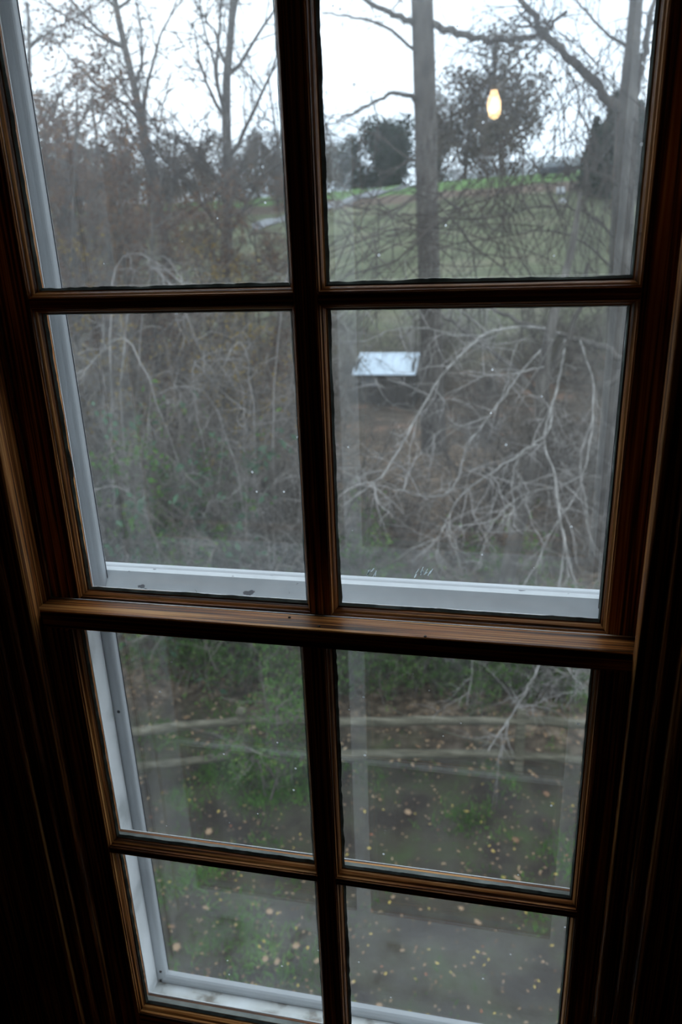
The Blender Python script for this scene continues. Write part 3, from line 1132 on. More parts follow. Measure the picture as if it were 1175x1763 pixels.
dark = [
    (C4([(940, 330), (1000, 262), (930, 215), (860, 190), (790, 168), (690, 140), (600, 95), (540, 60)], (9.2, 10.5)), 0.050, 8),
    (C4([(760, 400), (640, 262), (540, 190), (460, 130), (390, 90)], (9.2, 10.5)), 0.042, 8),
    (C4([(745, 330), (790, 250), (830, 170), (860, 80), (880, -40)], (9.2, 9.5)), 0.05, 10),
]
nt_tree = limb_tree('leaning_tree', 'dark leaning trunk behind the fence with long pale hanging branches',
                    [b0, at(858, 1130, Yn), at(880, 960, Yn), at(920, 800, Yn), at(935, 720, Yn), at(934, 660, Yn), at(950, 560, Yn), at(985, 430, Yn), at(1000, 330, Yn)],
                    [0.13, 0.115, 0.11, 0.10, 0.09, 0.085, 0.06, 0.04, 0.02],
                    dark, 13, tw_len=0.8)
rng = np.random.default_rng(14)
pw = Mesher()
for ctrl, r, k in pale:
    q = smooth_path(ctrl, 5) - b0
    q[1:] += rng.normal(0, 0.006, q[1:].shape)
    lm = Mesher()
    lm.tube(q, np.linspace(r, r * 0.3, len(q)) * 0.7, 6)
    o = lm.build('pale_branch', M['bark_pale'], nt_tree, smooth=True)
    sub_twigs(pw, q, rng, k, 0.75, max(r * 0.24, 0.0045), 0.2, (0, 0, -0.07), 0.12, 2)
pw.build('pale_twigs', M['twig_pale'], nt_tree, 'stuff')

# ------------------------------------------------------------------ thicket of small trees on the left
g_th = 'small bare trees in the thicket'
protoA = make_tree('thicket_tree', 21, 8.5, 0.09, 16, 2.6, 15, (0.10, -0.05), 'leaf_rust', 6500, 0.085, twig='twig_mid')
protoB = make_tree('thicket_tree', 22, 9.5, 0.11, 15, 2.8, 15, (-0.22, 0.05), 'leaf_rust', 4000, 0.08, twig='twig_mid')
protoC = make_tree('thicket_tree', 23, 7.0, 0.07, 16, 2.2, 15, (0.25, 0.0), 'leaf_gold', 900, 0.08, twig='twig_mid')
protos = [protoA, protoB, protoC]
used = [False] * 3
LBL = {0: 'rusty leaved small tree among others in the thicket behind the left panes',
       1: 'slender bare tree with some brown leaves in the thicket behind the left panes',
       2: 'low twiggy tree with a few golden leaves in the thicket behind the left panes'}
spots = [(0, 120, 15, 1.15, 0.3), (0, 230, 17, 1.2, 1.9), (1, 190, 20, 1.25, 0.2), (0, 300, 21, 0.95, 4.0), (2, 420, 15, 0.95, 2.2),
         (1, 90, 19, 1.3, 2.8), (2, 330, 13, 0.85, 0.4), (0, 460, 20, 0.85, 5.1), (1, 250, 24, 1.0, 5.8), (2, 160, 12, 0.9, 3.4),
         (0, 380, 26, 0.95, 2.9), (2, 500, 24, 0.8, 1.0), (0, 60, 23, 1.3, 1.2), (0, 170, 27, 1.0, 0.9), (2, 240, 13, 0.8, 5.0), (0, 20, 17, 1.0, 2.0),
         (1, 140, 14, 0.85, 4.4), (0, 350, 18, 0.9, 0.6), (1, 440, 24, 0.95, 3.9), (2, 470, 13, 0.8, 4.4), (0, 200, 22, 1.05, 5.5), (1, 290, 16, 0.8, 2.4), (0, 520, 27, 0.8, 3.0), (2, 90, 13, 0.95, 0.8)]
for kind, px, Y, s, rz in spots:
    o = protos[kind] if not used[kind] else copy_tree(protos[kind])
    used[kind] = True
    put_px(o, px, Y, rz, s)
    tag(o, LBL[kind], 'tree', g_th)

# two big bare trees behind the thicket
Yt = 26.0
for px, lab, seed in ((330, 'tall bare grey tree behind the thicket, left of its taller twin', 31), (394, 'tall bare grey tree behind the thicket with a many-forked crown', 32)):
    o = make_tree('bare_tree', seed, 17.0, 0.30, 17, 6.0, 9, (0, 0), bark='bark', twig='twig_dark', limb_t0=0.42, up=0.7)
    put_px(o, px, Yt)
    tag(o, lab, 'tree')
for px, Y, lean, lab, seed in ((300, 18, (-0.42, 0.1), 'thin leaning bare tree crossing the upper left pane', 33),
                               (190, 22, (-0.20, 0.0), 'slim bare tree rising near the left storm frame', 34),
                               (540, 30, (-0.1, 0.1), 'bare tree behind the vertical centre bar', 35)):
    o = make_tree('bare_tree', seed, 13.0, 0.13, 14, 4.0, 8, lean, bark='bark', twig='twig_dark', limb_t0=0.35, up=0.8)
    put_px(o, px, Y)
    tag(o, lab, 'tree')

# ------------------------------------------------------------------ bushes
g_b = 'twiggy bushes on the bank'
bA = make_bush('twig_bush', 41, 3.4, 3.0, 20, 14, 0.024, None, 0, mat='twig_mid', arch=0.05)
bB = make_bush('twig_bush', 42, 2.6, 2.6, 18, 14, 0.022, None, 0, mat='twig_pale', arch=0.07)
bC = make_bush('twig_bush', 43, 2.8, 2.6, 20, 13, 0.022, 'leaf_rust', 260, 0.06, mat='twig_dark', arch=0.05)
bl = {0: 'grey brown twiggy bush on the leafy bank', 1: 'pale grey twiggy bush with arching stems on the leafy bank', 2: 'dark twiggy bush with a few brown leaves on the leafy bank'}
bp_ = [bA, bB, bC]
ub = [False] * 3
rngb = np.random.default_rng(5)
bsp = []
for px in range(70, 560, 62):
    for Y in (10.6, 12.4, 15.0):
        bsp.append((px + rngb.uniform(-22, 22), Y + rngb.uniform(-.6, .6), 1.15))
for px in range(600, 1120, 85):
    for Y in (10.4, 13.6):
        bsp.append((px + rngb.uniform(-25, 25), Y + rngb.uniform(-.6, .6), 0.62))
for px in range(560, 1150, 70):
    bsp.append((px + rngb.uniform(-25, 25), 18 + rngb.uniform(-1, 1), 0.85))
    bsp.append((px + rngb.uniform(-25, 25), 33 + rngb.uniform(-2, 2), 1.0))
    bsp.append((px + rngb.uniform(-25, 25), 40 + rngb.uniform(-2, 2), 1.0))
    bsp.append((px + rngb.uniform(-25, 25), 24 + rngb.uniform(-2, 2), 0.8))
for px in (610, 680, 740, 800, 850, 930, 990):
    bsp.append((px, 8.9 + 0.3 * (px % 3), 0.42))
for i, (px, Y, s) in enumerate(bsp):
    if (690 < px < 800 and 15 < Y < 27) or (575 < px < 740 and 16 < Y < 30):
        continue
    k = int(rngb.integers(3))
    o = bp_[k] if not ub[k] else copy_tree(bp_[k])
    ub[k] = True
    put_px(o, px, Y, rngb.uniform(0, 6.28), s * rngb.uniform(0.8, 1.15))
    tag(o, bl[k], 'bush', g_b + ' ' + str(('grey', 'pale', 'dark')[k]))

# leafy green shrubs behind the fence
gA = make_bush('green_shrub', 51, 2.4, 1.6, 14, 8, 0.013, 'leaf_green', 2400, 0.07, mat='twig_mid')
gB = make_bush('green_shrub', 52, 2.6, 1.2, 8, 8, 0.013, 'leaf_bluegreen', 700, 0.09, mat='twig_mid')
gC = make_bush('green_shrub', 53, 2.0, 0.7, 12, 7, 0.018, 'leaf_green', 2200, 0.06, mat='twig_mid')
gs = [(gA, 250, 8.4, 0.70, 'leafy green shrub at the left storm frame behind the fence'),
      (gC, 432, 6.35, 0.85, 'upright leafy green shrub touching the fence in the lower left panes'),
      (gC, 480, 7.7, 0.90, 'upright leafy green shrub beside the centre bar behind the fence'),
      (gA, 385, 8.3, 0.70, 'bushy green shrub between the fence and the brown bank'),
      (gC, 310, 8.8, 1.0, 'slim green shrub left of the bushy one behind the fence'),
      (gA, 640, 9.2, 0.85, 'leafy green shrub just right of the centre bar behind the fence'),
      (gA, 760, 9.0, 0.70, 'low leafy green shrub behind the right stretch of fence'),
      (gA, 960, 9.6, 0.65, 'low green shrub right of the leaning trunk'),
      (gA, 700, 8.6, 0.62, 'small round green shrub against the right fence rails'),
      (gA, 820, 8.5, 0.55, 'small green shrub left of the leaning trunk foot'),
      (gC, 590, 8.4, 0.8, 'upright green shrub hugging the centre bar on its right'),
      (gA, 905, 8.9, 0.6, 'green shrub directly behind the right fence post'),
      (gC, 1000, 8.8, 0.75, 'upright green shrub near the right sash stile'),
      (gA, 865, 10.6, 0.8, 'green shrub behind the foot of the leaning trunk'),
      (gA, 590, 10.6, 0.9, 'larger green shrub up the bank right of the centre bar'),
      (gB, 352, 8.8, 1.55, 'tall shrub with bluish green leaves in the left thicket'),
      (gA, 315, 9.6, 1.5, 'tall light green shrub in the left thicket')]
first = {id(gA): True, id(gB): True, id(gC): True}
for k, (pr, px, Y, s, lab) in enumerate(gs):
    o = pr if first[id(pr)] else copy_tree(pr)
    first[id(pr)] = False
    put_px(o, px, Y, k * 1.3, s)
    tag(o, lab, 'shrub')

# ------------------------------------------------------------------ vine tangle, right pane of the upper sash
vt = tag(empty('vine_tangle', tuple(at(960, 760, 12.5))), 'dark tangle of thin hanging vines before the field in the right panes', 'vines')
vo_ = np.array(vt.location)
ms = Mesher()
rngv = np.random.default_rng(61)
for i in range(190):
    px = rngv.uniform(770, 1110)
    y0 = rngv.uniform(40, 330) if px > 880 else rngv.uniform(200, 380)
    Y = rngv.uniform(11.5, 14)
    n = int(rngv.integers(4, 7))
    cx_, cy_ = px, y0
    dx = rngv.normal(0, 26)
    pts = []
    for j in range(n):
        pts.append(at(cx_, cy_, Y + rngv.uniform(-.25, .25)))
        dx += rngv.normal(0, 26)
        dx *= 0.9
        cx_ += dx
        cy_ += rngv.uniform(30, 85)
    q = smooth_path(pts, 4) - vo_
    ms.tube(q, rngv.uniform(0.004, 0.011), 3)
    sub_twigs(ms, q, rngv, 3, 0.5, 0.004, 0.2, (0, 0, -0.05))
for i in range(70):
    px = rngv.uniform(560, 780)
    y0 = rngv.uniform(300, 470)
    Y = rngv.uniform(10, 14)
    q = path(at(px, y0, Y), (rngv.normal(0, 1), rngv.normal(0, .4), rngv.normal(-.1, .6)), rngv.uniform(1.2, 2.6), 9, 0.13, rngv) - vo_
    ms.tube(q, rngv.uniform(0.006, 0.014), 3)
ms.build('vine_strands', M['twig_dark'], vt, 'stuff')

# ------------------------------------------------------------------ pale brambles, left panes
for gi, (xa_, xb_, ya_, yb_, lab) in enumerate(((150, 330, 430, 900, 'pale arching bramble canes nearest the left storm frame'),
                                                (300, 540, 430, 900, 'pale arching bramble canes left of the centre bar'))):
    o_ = at((xa_ + xb_) / 2, 1150, 9.4)
    vt = tag(empty('bramble', (o_[0], 9.4, gz(o_[0], 9.4))), lab, 'bramble')
    vo_ = np.array(vt.location)
    ms = Mesher()
    pl_ = Mesher()
    for i in range(13):
        root = vo_ + np.array([rngv.normal(0, 0.9), rngv.normal(0.2, 0.4), -0.05])
        px, py = rngv.uniform(xa_, xb_), rngv.uniform(ya_, yb_)
        Y = rngv.uniform(8.8, 10.2)
        e1 = at(px, py, Y)
        sg = rngv.choice([-1, 1])
        e2 = at(px + sg * rngv.uniform(40, 110), py + rngv.uniform(-20, 60), Y + rngv.uniform(-.5, .3))
        e3 = at(px + sg * rngv.uniform(110, 170), py + rngv.uniform(60, 200), Y + rngv.uniform(-.5, .3))
        mid = root * 0.5 + e1 * 0.5 + np.array([-sg * rngv.uniform(0.2, .8), rngv.normal(0, .2), 0.1])
        q = smooth_path([root, mid, e1, e2, e3], 7) - vo_
        q[1:] += rngv.normal(0, 0.012, q[1:].shape)
        r = rngv.uniform(0.006, 0.012)
        (pl_ if i % 3 == 0 else ms).tube(q, np.linspace(r, r * 0.5, len(q)), 4)
        sub_twigs(ms, q, rngv, 12, 1.0, r * 0.5, 0.3, (0, 0, -0.04), 0.3, 2, seg=8)
        sub_twigs(pl_, q, rngv, 6, 0.9, r * 0.6, 0.28, (0, 0, -0.04), 0.3, 2, seg=8)
    pl_.build('pale_canes', M['twig_pale'], vt, 'stuff')
    ms.build('canes', M['twig_mid'], vt, 'stuff')

# ------------------------------------------------------------------ split rail fence
fence = tag(empty('split_rail_fence', tuple(at(640, 1330, 7.5))), 'weathered wooden split rail fence crossing behind the lower panes', 'fence')
fo = np.array(fence.location)
M['rail'] = noise_mat('weathered_fence_wood', [(0.3, (0.042, 0.039, 0.026)), (0.5, (0.09, 0.081, 0.057)), (0.72, (0.16, 0.145, 0.108))], scale=(0.5, 3, 6), nscale=5, rough=0.9, bump=0.5, bscale=0.01)


def rail_beam(p, q, r, seed):
    rg = np.random.default_rng(seed)
    n = 9
    pts = np.array([p + (q - p) * t for t in np.linspace(0, 1, n)])
    pts[1:-1] += rg.normal(0, 0.010, (n - 2, 3))
    rad = r * (0.72 + 0.28 * np.sin(np.linspace(0.35, math.pi - 0.35, n))) * rg.uniform(0.92, 1.08, n)
    ms = Mesher()
    ms.tube(pts - fo, rad, 5)
    return ms.build('rail', M['rail'], fence)


def post_at(X, Y, top):
    p = (X, Y)
    g = gz(p[0], Y)
    bm = bmesh.new()
    bm_box(bm, -0.055, 0.055, -0.045, 0.045, -0.1, top)
    bmesh.ops.bevel(bm, geom=bm.edges[:], offset=0.012, segments=1, affect='EDGES')
    bmesh.ops.translate(bm, verts=bm.verts[:], vec=(p[0] - fo[0], Y - fo[1], g - fo[2]))
    obj_bm('post', bm, M['rail'], fence)
    return np.array([p[0], Y, g])


fp = [post_at(-5.75, 5.58, 0.90), post_at(-2.75, 6.62, 0.92), post_at(0.57, 7.13, 0.90), post_at(3.4, 7.25, 0.90)]
sd = 100
for a, b_ in zip(fp[:-1], fp[1:]):
    for h in (0.75, 0.25):
        sd += 1
        rail_beam(a + np.array([-0.08, 0.0, h]), b_ + np.array([0.08, 0.02, h + 0.01]), 0.062, sd)

# ------------------------------------------------------------------ grass, litter and fallen leaves
rng = np.random.default_rng(71)


def noise2(x, y):
    return (np.sin(x * 1.7 + 1.3 * np.sin(y * 1.1)) + np.sin(y * 2.1 + 1.7 * np.sin(x * 0.9 + 1)) + 0.6 * np.sin(3.9 * x - 2.7 * y) + 0.4 * np.sin(7.1 * x + 5.3 * y)) / 3.0


n = 150000
gx = rng.uniform(-6.0, 2.8, n)
gy = rng.uniform(3.4, 9.2, n)
dens = 0.75 * noise2(gx, gy) + 0.55 * noise2(gx * 3.3 + 4, gy * 3.1) + 0.2 * ((gy < 5.6) * 1.0)
cx = np.exp(-(((gx - at(470, 1400, 6.7)[0]) / 0.8) ** 2 + ((gy - 6.5) / 0.55) ** 2))
keep = (dens + 1.6 * cx + rng.normal(0, 0.3, n)) > 0.80
gx, gy = gx[keep], gy[keep]
n = len(gx)
g0 = np.stack([gx, gy, terrain(gx, gy) - 0.005], 1)
a = rng.uniform(0, 2 * math.pi, n)
hgt = rng.uniform(0.03, 0.075, n)
lean = rng.normal(0, 0.6, (n, 2)) * hgt[:, None]
side = np.stack([np.cos(a), np.sin(a), np.zeros(n)], 1) * 0.006
tip = g0 + np.stack([lean[:, 0], lean[:, 1], hgt], 1)
gm = Mesher()
gm.v.append(np.stack([g0 - side, g0 + side, tip + side * 0.3, tip - side * 0.3], 1).reshape(-1, 3))
gm.f.append(np.arange(n)[:, None] * 4 + np.arange(4)[None, :])
gm.n = 4 * n
tag(gm.build('grass', M['grass'], None, 'stuff'), 'short patchy green grass on the yard', 'grass')

LEAFM = {}
for nm, c1, c2 in (('yellow', (0.42, 0.30, 0.07), (0.62, 0.46, 0.13)), ('tan', (0.24, 0.15, 0.095), (0.36, 0.25, 0.16)), ('brown', (0.14, 0.075, 0.045), (0.24, 0.14, 0.085)), ('red', (0.30, 0.09, 0.05), (0.42, 0.16, 0.09))):
    LEAFM[nm] = leaf_mat('fallen_leaf_' + nm, [(0.35, c1), (0.65, c2)], 14, 0.15)


def leaf_mesh(name, lobed, mat):
    if lobed:
        out_ = []
        for k in range(14):
            a = 2 * math.pi * k / 14
            r = 0.5 * (0.62 + 0.38 * (k % 2 == 0)) * (0.78 + 0.22 * math.cos(a))
            out_.append((r * math.cos(a), 0.85 * r * math.sin(a)))
    else:
        out_ = [(-0.5, 0), (-0.3, -0.17), (-0.05, -0.24), (0.22, -0.17), (0.5, 0), (0.22, 0.17), (-0.05, 0.24), (-0.3, 0.17)]
    vs = [(0, 0, 0.02)] + [(x, y, 0.07 * abs(math.sin(3 * x + 4 * y)) + 0.30 * y * y) for x, y in out_]
    n = len(out_)
    fs = [(0, i + 1, (i + 1) % n + 1) for i in range(n)]
    me = bpy.data.meshes.new(name)
    me.from_pydata(vs, [], fs)
    me.materials.append(mat)
    return me


lm_ = {k: (leaf_mesh('fallen_leaf', False, LEAFM[k]), leaf_mesh('fallen_leaf', True, LEAFM[k])) for k in LEAFM}
rngl = np.random.default_rng(81)
cnt = 0
while cnt < 300:
    px = rngl.uniform(215, 1000)
    py = rngl.uniform(1330, 1763)
    p = ground_hit(px, py)
    if not (-7 < p[0] < 3 and p[1] < 6.9):
        continue
    k = rngl.choice(['yellow', 'tan', 'brown', 'red'], p=[0.40, 0.30, 0.22, 0.08])
    big = rngl.uniform() < 0.08
    s = rngl.uniform(0.08, 0.14) if big else rngl.uniform(0.024, 0.05)
    if big:
        k = rngl.choice(['tan', 'brown'])
    o = bpy.data.objects.new('fallen_leaf', lm_[k][1 if big else 0])
    o.location = (p[0], p[1], gz(p[0], p[1]) + 0.034 + s * 0.03)
    o.rotation_euler = (rngl.normal(0, 0.25), rngl.normal(0, 0.25), rngl.uniform(0, 6.28))
    o.scale = (s, s, s)
    link(o)
    lab = ('large lobed %s leaf lying on the yard grass' if big else 'small fallen %s leaf lying on the yard grass') % k
    tag(o, lab, 'leaf', ('large' if big else 'small') + ' fallen %s leaves on the yard' % k)
    cnt += 1

lt = Mesher()
n = 9000
lx = rngl.uniform(-9, 5, n)
ly = rngl.uniform(3.2, 16, n)
keep = (ly > 7.0) | (rngl.uniform(0, 1, n) < 0.9)
lx, ly = lx[keep], ly[keep]
n = len(lx)
c0 = np.stack([lx, ly, terrain(lx, ly) + 0.03], 1)
a = rngl.uniform(0, 6.28, n)
s = np.where(ly > 7.0, rngl.uniform(0.018, 0.042, n), rngl.uniform(0.010, 0.024, n))[:, None]
u = np.stack([np.cos(a), np.sin(a), rngl.normal(0, .25, n)], 1) * s
w = np.stack([-np.sin(a), np.cos(a), rngl.normal(0, .25, n)], 1) * s * 0.5
lt.v.append(np.stack([c0 - u, c0 - w, c0 + u, c0 + w], 1).reshape(-1, 3))
lt.f.append(np.arange(n)[:, None] * 4 + np.arange(4)[None, :])
lt.n = 4 * n
M['litter'] = leaf_mat('leaf_litter', [(0.3, (0.14, 0.08, 0.05)), (0.5, (0.30, 0.19, 0.11)), (0.7, (0.45, 0.33, 0.22))], 9, 0.1)
tag(lt.build('leaf_litter', M['litter'], None, 'stuff'), 'brown and tan leaf litter covering the ground by the fence', 'leaves')

# fallen stick in front of the fence
ms = Mesher()
st0 = ground_hit(880, 1330)
q = path((0, 0, 0.06), (-1, 0.25, 0.02), 1.5, 10, 0.06, rngl)
ms.tube(q, np.linspace(0.016, 0.006, len(q)), 5)
o = ms.build('fallen_stick', M['rail'])
o.location = (st0[0] - 0.1, st0[1] + 0.35, gz(st0[0], st0[1] + 0.35))
tag(o, 'thin brown stick lying along the bottom fence rail', 'stick')

# ------------------------------------------------------------------ shed with a metal roof beyond the creek
Ys = 30.0
pl, pr_, pb = at(606, 645, Ys), at(716, 645, Ys), at(660, 705, Ys)
wdt = pr_[0] - pl[0]
shx, shz = (pl[0] + pr_[0]) / 2, gz((pl[0] + pr_[0]) / 2, Ys)
shed = tag(empty('shed', (shx, Ys, shz)), 'low dark shed with a pale blue metal roof beyond the bank', 'shed')
M['shedwood'] = noise_mat('dark_shed_boards', [(0.3, (0.035, 0.03, 0.027)), (0.7, (0.075, 0.065, 0.055))], scale=(8, 8, 1), nscale=3, rough=0.9)
M['shedwood2'] = noise_mat('grey_shed_door', [(0.3, (0.13, 0.13, 0.14)), (0.7, (0.19, 0.19, 0.20))], scale=(8, 8, 1), nscale=3, rough=0.9)
M['tin'] = noise_mat('pale_metal_roof', [(0.3, (0.50, 0.60, 0.70)), (0.7, (0.62, 0.72, 0.82))], scale=(14, 1, 1), nscale=2, rough=0.4)
hh = pl[2] - shz
for k in range(9):
    bx0 = -wdt / 2 + 0.12 + k * (wdt - 0.24) / 9
    box('wall_board', bx0, bx0 + (wdt - 0.24) / 9 - 0.012, 0.10, 0.13, -0.1, hh, M['shedwood'], shed)
for s in (-1, 1):
    box('side_wall', *sorted((s * (wdt / 2 - 0.12), s * (wdt / 2 - 0.16))), 0.1, 1.9, -0.1, hh + 0.45, M['shedwood'], shed)
box('back_wall', -wdt / 2 + 0.12, wdt / 2 - 0.12, 1.87, 1.9, -0.1, hh + 0.55, M['shedwood'], shed)
box('door', -wdt / 2 + 0.40, -wdt / 2 + 1.05, 0.07, 0.105, hh - 0.50, hh - 0.08, M['shedwood2'], shed)
for k in range(6):
    x0 = -wdt / 2 + k * wdt / 6
    vs = [(x0 + 0.004, -0.12, hh), (x0 + wdt / 6 - 0.004, -0.12, hh), (x0 + wdt / 6 - 0.004, 2.05, hh + 0.56), (x0 + 0.004, 2.05, hh + 0.56)]
    bm = bmesh.new()
    f_ = bm.faces.new([bm.verts.new(v) for v in vs])
    r_ = bmesh.ops.extrude_face_region(bm, geom=[f_])
    bmesh.ops.translate(bm, verts=[v for v in r_['geom'] if isinstance(v, bmesh.types.BMVert)], vec=(0, 0, 0.03))
    bmesh.ops.recalc_face_normals(bm, faces=bm.faces[:])
    obj_bm('roof_sheet', bm, M['tin'], shed)

# ------------------------------------------------------------------ far hill: road, trees, cars, pole
M['road'] = noise_mat('grey_road', [(0.3, (0.17, 0.175, 0.19)), (0.7, (0.23, 0.235, 0.25))], nscale=0.6, rough=0.85)
rd = []
for px, Y in ((430, 84), (480, 88), (540, 93), (600, 98), (660, 104), (720, 109), (760, 113)):
    p = at(px, 320, Y)
    rd.append((p[0], Y))
rdp = np.array(rd)
rp = smooth_path(np.column_stack([rdp, np.zeros(len(rdp))]), 6)
vs, fs = [], []
for i, p in enumerate(rp):
    for dy in (-2.0, 2.0):
        x, y = p[0] - dy * 0.35, p[1] + dy
        vs.append((x, y, gz(x, y) + 0.12))
for i in range(len(rp) - 1):
    fs.append((2 * i, 2 * i + 2, 2 * i + 3, 2 * i + 1))
tag(struct(obj_from('road', vs, fs, M['road'])), 'pale grey road climbing the far hill', 'road')


def conifer(name, seed, height, width):
    rng = np.random.default_rng(seed)
    t = empty(name)
    ms = Mesher()
    ms.tube([(0, 0, -0.3), (0, 0, height * 0.5), (0, 0, height * 0.97)], [width * 0.06, width * 0.04, 0.02], 6)
    ms.build('trunk', M['bark'], t)
    n = 3600
    h = rng.uniform(0.06, 1, n) ** 1.25
    r = width * 0.5 * (1 - h) ** 0.75 * np.sqrt(rng.uniform(0.15, 1, n)) * (1 + 0.25 * np.sin(h * 40))
    a = rng.uniform(0, 6.28, n)
    lf = Mesher()
    lf.leaves(np.stack([r * np.cos(a), r * np.sin(a), h * height], 1), height * 0.065, rng, 0.5)
    lf.build('foliage', M['conifer'], t, 'stuff')
    return t


def round_tree(name, seed, height, width, mat, n=4200, size=0.05, low=0.18):
    rng = np.random.default_rng(seed)
    t = empty(name)
    ms = Mesher()
    tr = path((0, 0, -0.3), (0, 0, 1), height * 0.8, 6, 0.03, rng)
    ms.tube(tr, np.linspace(height * 0.025, height * 0.008, len(tr)), 6)
    ms.build('trunk', M['bark'], t)
    tw = Mesher()
    for k in range(22):
        q = path(tr[int(rng.integers(2, len(tr)))], (rng.normal(), rng.normal(), 0.8), height * 0.35, 6, 0.15, rng)
        tw.tube(q, np.linspace(height * 0.008, height * 0.002, len(q)), 3)
        sub_twigs(tw, q, rng, 7, height * 0.16, height * 0.0022)
    tw.build('branches', M['twig_dark'], t, 'stuff')
    blobs = np.stack([rng.normal(0, width * 0.22, 16), rng.normal(0, width * 0.22, 16), rng.uniform(low, 0.92, 16) * height], 1)
    pos = blobs[rng.integers(0, 16, n)] + rng.normal(0, width * 0.11, (n, 3))
    pos[:, 2] = np.clip(pos[:, 2], height * 0.08, height)
    lf = Mesher()
    lf.leaves(pos, height * size, rng, 0.6)
    lf.build('foliage', M[mat], t, 'stuff')
    return t


def put_far(o, px, Y, rz=0, s=1.0, label=None, cat='tree', group=None):
    p = at(px, 300, Y)
    put(o, p[0], Y, rz, s)
    if label:
        tag(o, label, cat, group)
    return o


r1 = round_tree('evergreen_tree', 91, 9.5, 8, 'conifer', 5000, 0.05, 0.1)
put_far(r1, 655, 118, 0, 1.0, 'dark rounded evergreen on the far hill left of the big trunk')
put_far(copy_tree(r1), 690, 124, 2.0, 1.05, 'dark evergreen on the far hill touching the big trunk')
put_far(copy_tree(r1), 605, 122, 4.0, 0.85, 'lower dark evergreen on the far hill above the road')
r2 = round_tree('brown_tree', 92, 17, 11, 'far_brown', 5200, 0.032, 0.15)
put_far(r2, 866, 118, 0, 1.12, 'broad brown tree on the hill crest right of the big trunk')
put_far(copy_tree(r2), 800, 122, 2.1, 0.86, 'brown tree on the hill crest beside the big trunk')
put_far(copy_tree(r2), 755, 126, 4.0, 0.7, 'lower brown tree on the hill crest behind the big trunk')
put_far(copy_tree(r2), 545, 120, 1.0, 0.62, 'brown tree on the far hill at the centre bar')
c1 = conifer('cedar_tree', 93, 8.5, 4.4)
put_far(c1, 1052, 88, 0, 1.1, 'dark cedar at the right end of the field, tallest of the cedars')
put_far(copy_tree(c1), 1092, 86, 1.0, 1.0, 'dark cedar hiding behind the forked trunk')
put_far(copy_tree(c1), 1022, 92, 2.0, 0.8, 'short dark cedar at the left of the cedars')
put_far(copy_tree(c1), 1130, 90, 2.6, 1.2, 'dark cedar beside the right sash stile')
# low hedge along the crest
hb = round_tree('hedge_bush', 94, 2.6, 5, 'conifer', 1500, 0.09, 0.2)
fst = True
for k, px in enumerate(range(-40, 1130, 42)):
    if 700 < px < 745:
        continue
    o = hb if fst else copy_tree(hb)
    fst = False
    put_far(o, px, 131 + (k % 3) * 2, k, 1.0 + 0.2 * (k % 2), 'dark low bush in the hedge along the far crest', 'bush', 'hedge bushes along the far crest')
fst = True
for k in range(26):
    px = -260 + k * 32
    o = copy_tree(r2)
    put_far(o, px, 95 + (k * 7) % 23, k * 1.7, 0.42 + 0.06 * (k % 3), 'brown bare tree in the far woods behind the thicket', 'tree', 'far woods on the left')

# utility pole
up = tag(empty('utility_pole', (0, 0, 0)), 'thin dark utility pole on the far crest', 'pole')
ms = Mesher()
ms.tube([(0, 0, -0.3), (0, 0, 6.6)], [0.16, 0.12], 8)
ms.build('pole', M['bark'], up)
box('crossarm', -0.9, 0.9, -0.06, 0.06, 5.9, 6.05, M['bark'], up)
put_far(up, 952, 122)


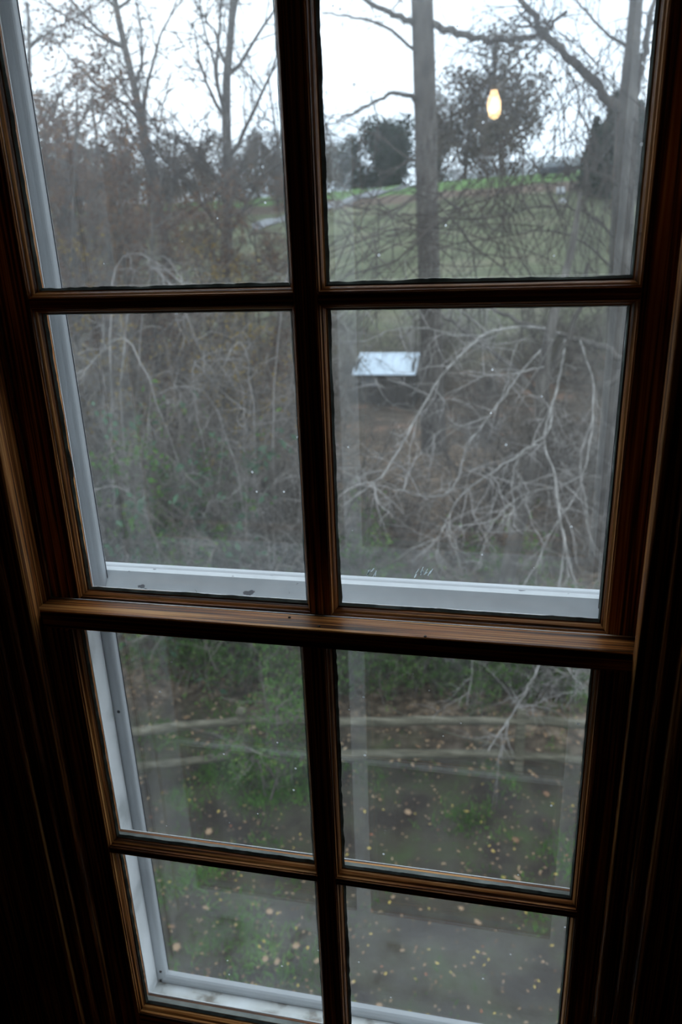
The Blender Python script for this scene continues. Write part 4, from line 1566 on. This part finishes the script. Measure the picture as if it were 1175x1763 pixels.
def car(name, label, col, px, Y, rz):
    t = empty(name)
    body = [(-2.2, 0.32), (-2.25, 0.75), (-2.0, 0.98), (-1.15, 1.04), (-0.75, 1.06), (0.9, 1.06), (1.6, 0.98), (2.15, 0.80), (2.22, 0.45), (2.1, 0.3)]
    cabin = [(-1.75, 1.0), (-1.25, 1.46), (0.15, 1.50), (0.95, 1.04)]
    m1 = noise_mat(name + '_paint', [(0.3, col), (0.7, tuple(min(1, c * 1.15) for c in col))], nscale=2, rough=0.25, spec=0.6)
    m2 = noise_mat(name + '_glass', [(0.3, (0.10, 0.12, 0.14)), (0.7, (0.12, 0.14, 0.16))], nscale=2, rough=0.08, spec=0.9)
    m3 = noise_mat(name + '_tyre', [(0.3, (0.015, 0.015, 0.015)), (0.7, (0.03, 0.03, 0.03))], nscale=4)

    def ext(nm, prof, w, mat, shrink=0.0):
        n = len(prof)
        vs = [(x, -w + shrink * (z > 1.2), z) for x, z in prof] + [(x, w - shrink * (z > 1.2), z) for x, z in prof]
        fs = [(i, (i + 1) % n, n + (i + 1) % n, n + i) for i in range(n)] + [tuple(range(n)), tuple(range(2 * n - 1, n - 1, -1))]
        o = obj_from(nm, vs, fs, mat, t)
        bm = bmesh.new()
        bm.from_mesh(o.data)
        bmesh.ops.recalc_face_normals(bm, faces=bm.faces[:])
        bm.to_mesh(o.data)
        bm.free()
        return o
    ext('body', body, 0.85, m1)
    ext('cabin_glass', cabin, 0.78, m2, 0.12)
    ext('roof', [(-1.28, 1.45), (-1.2, 1.51), (0.1, 1.54), (0.2, 1.49)], 0.66, m1)
    for x in (-1.4, 1.4):
        for s in (-1, 1):
            bm = bmesh.new()
            bmesh.ops.create_cone(bm, cap_ends=True, segments=16, radius1=0.32, radius2=0.32, depth=0.2)
            bmesh.ops.rotate(bm, verts=bm.verts[:], matrix=Matrix.Rotation(math.pi / 2, 3, 'X'))
            bmesh.ops.translate(bm, verts=bm.verts[:], vec=(x, s * 0.78, 0.32))
            obj_bm('wheel', bm, m3, t)
    put_far(t, px, Y, rz, 1.0, label, 'car')
    t.location.z += 0.15


car('parked_car', 'dark parked car on the hill crest, left of the cedars', (0.03, 0.035, 0.045), 958, 104, 0.1)
M['palebox'] = noise_mat('pale_painted_box', [(0.3, (0.60, 0.62, 0.66)), (0.7, (0.70, 0.72, 0.76))], nscale=3, rough=0.6)
for px, Y, s_, lab in ((968, 90.5, 0.75, 'pale box in the field below the parked car, the upper of two'), (972, 86.5, 0.6, 'pale box in the field below the parked car, the lower of two')):
    t = empty('utility_box')
    box('base', -0.55 * s_, 0.55 * s_, -0.45 * s_, 0.45 * s_, -0.1, 0.10, M['road'], t, 0.01)
    box('body', -0.5 * s_, 0.5 * s_, -0.4 * s_, 0.4 * s_, 0.10, 0.72 * s_, M['palebox'], t, 0.02)
    box('lid', -0.56 * s_, 0.56 * s_, -0.46 * s_, 0.46 * s_, 0.72 * s_, 0.82 * s_, M['palebox'], t, 0.02)
    put_far(t, px, Y, 0.2, 1.0, lab, 'box')
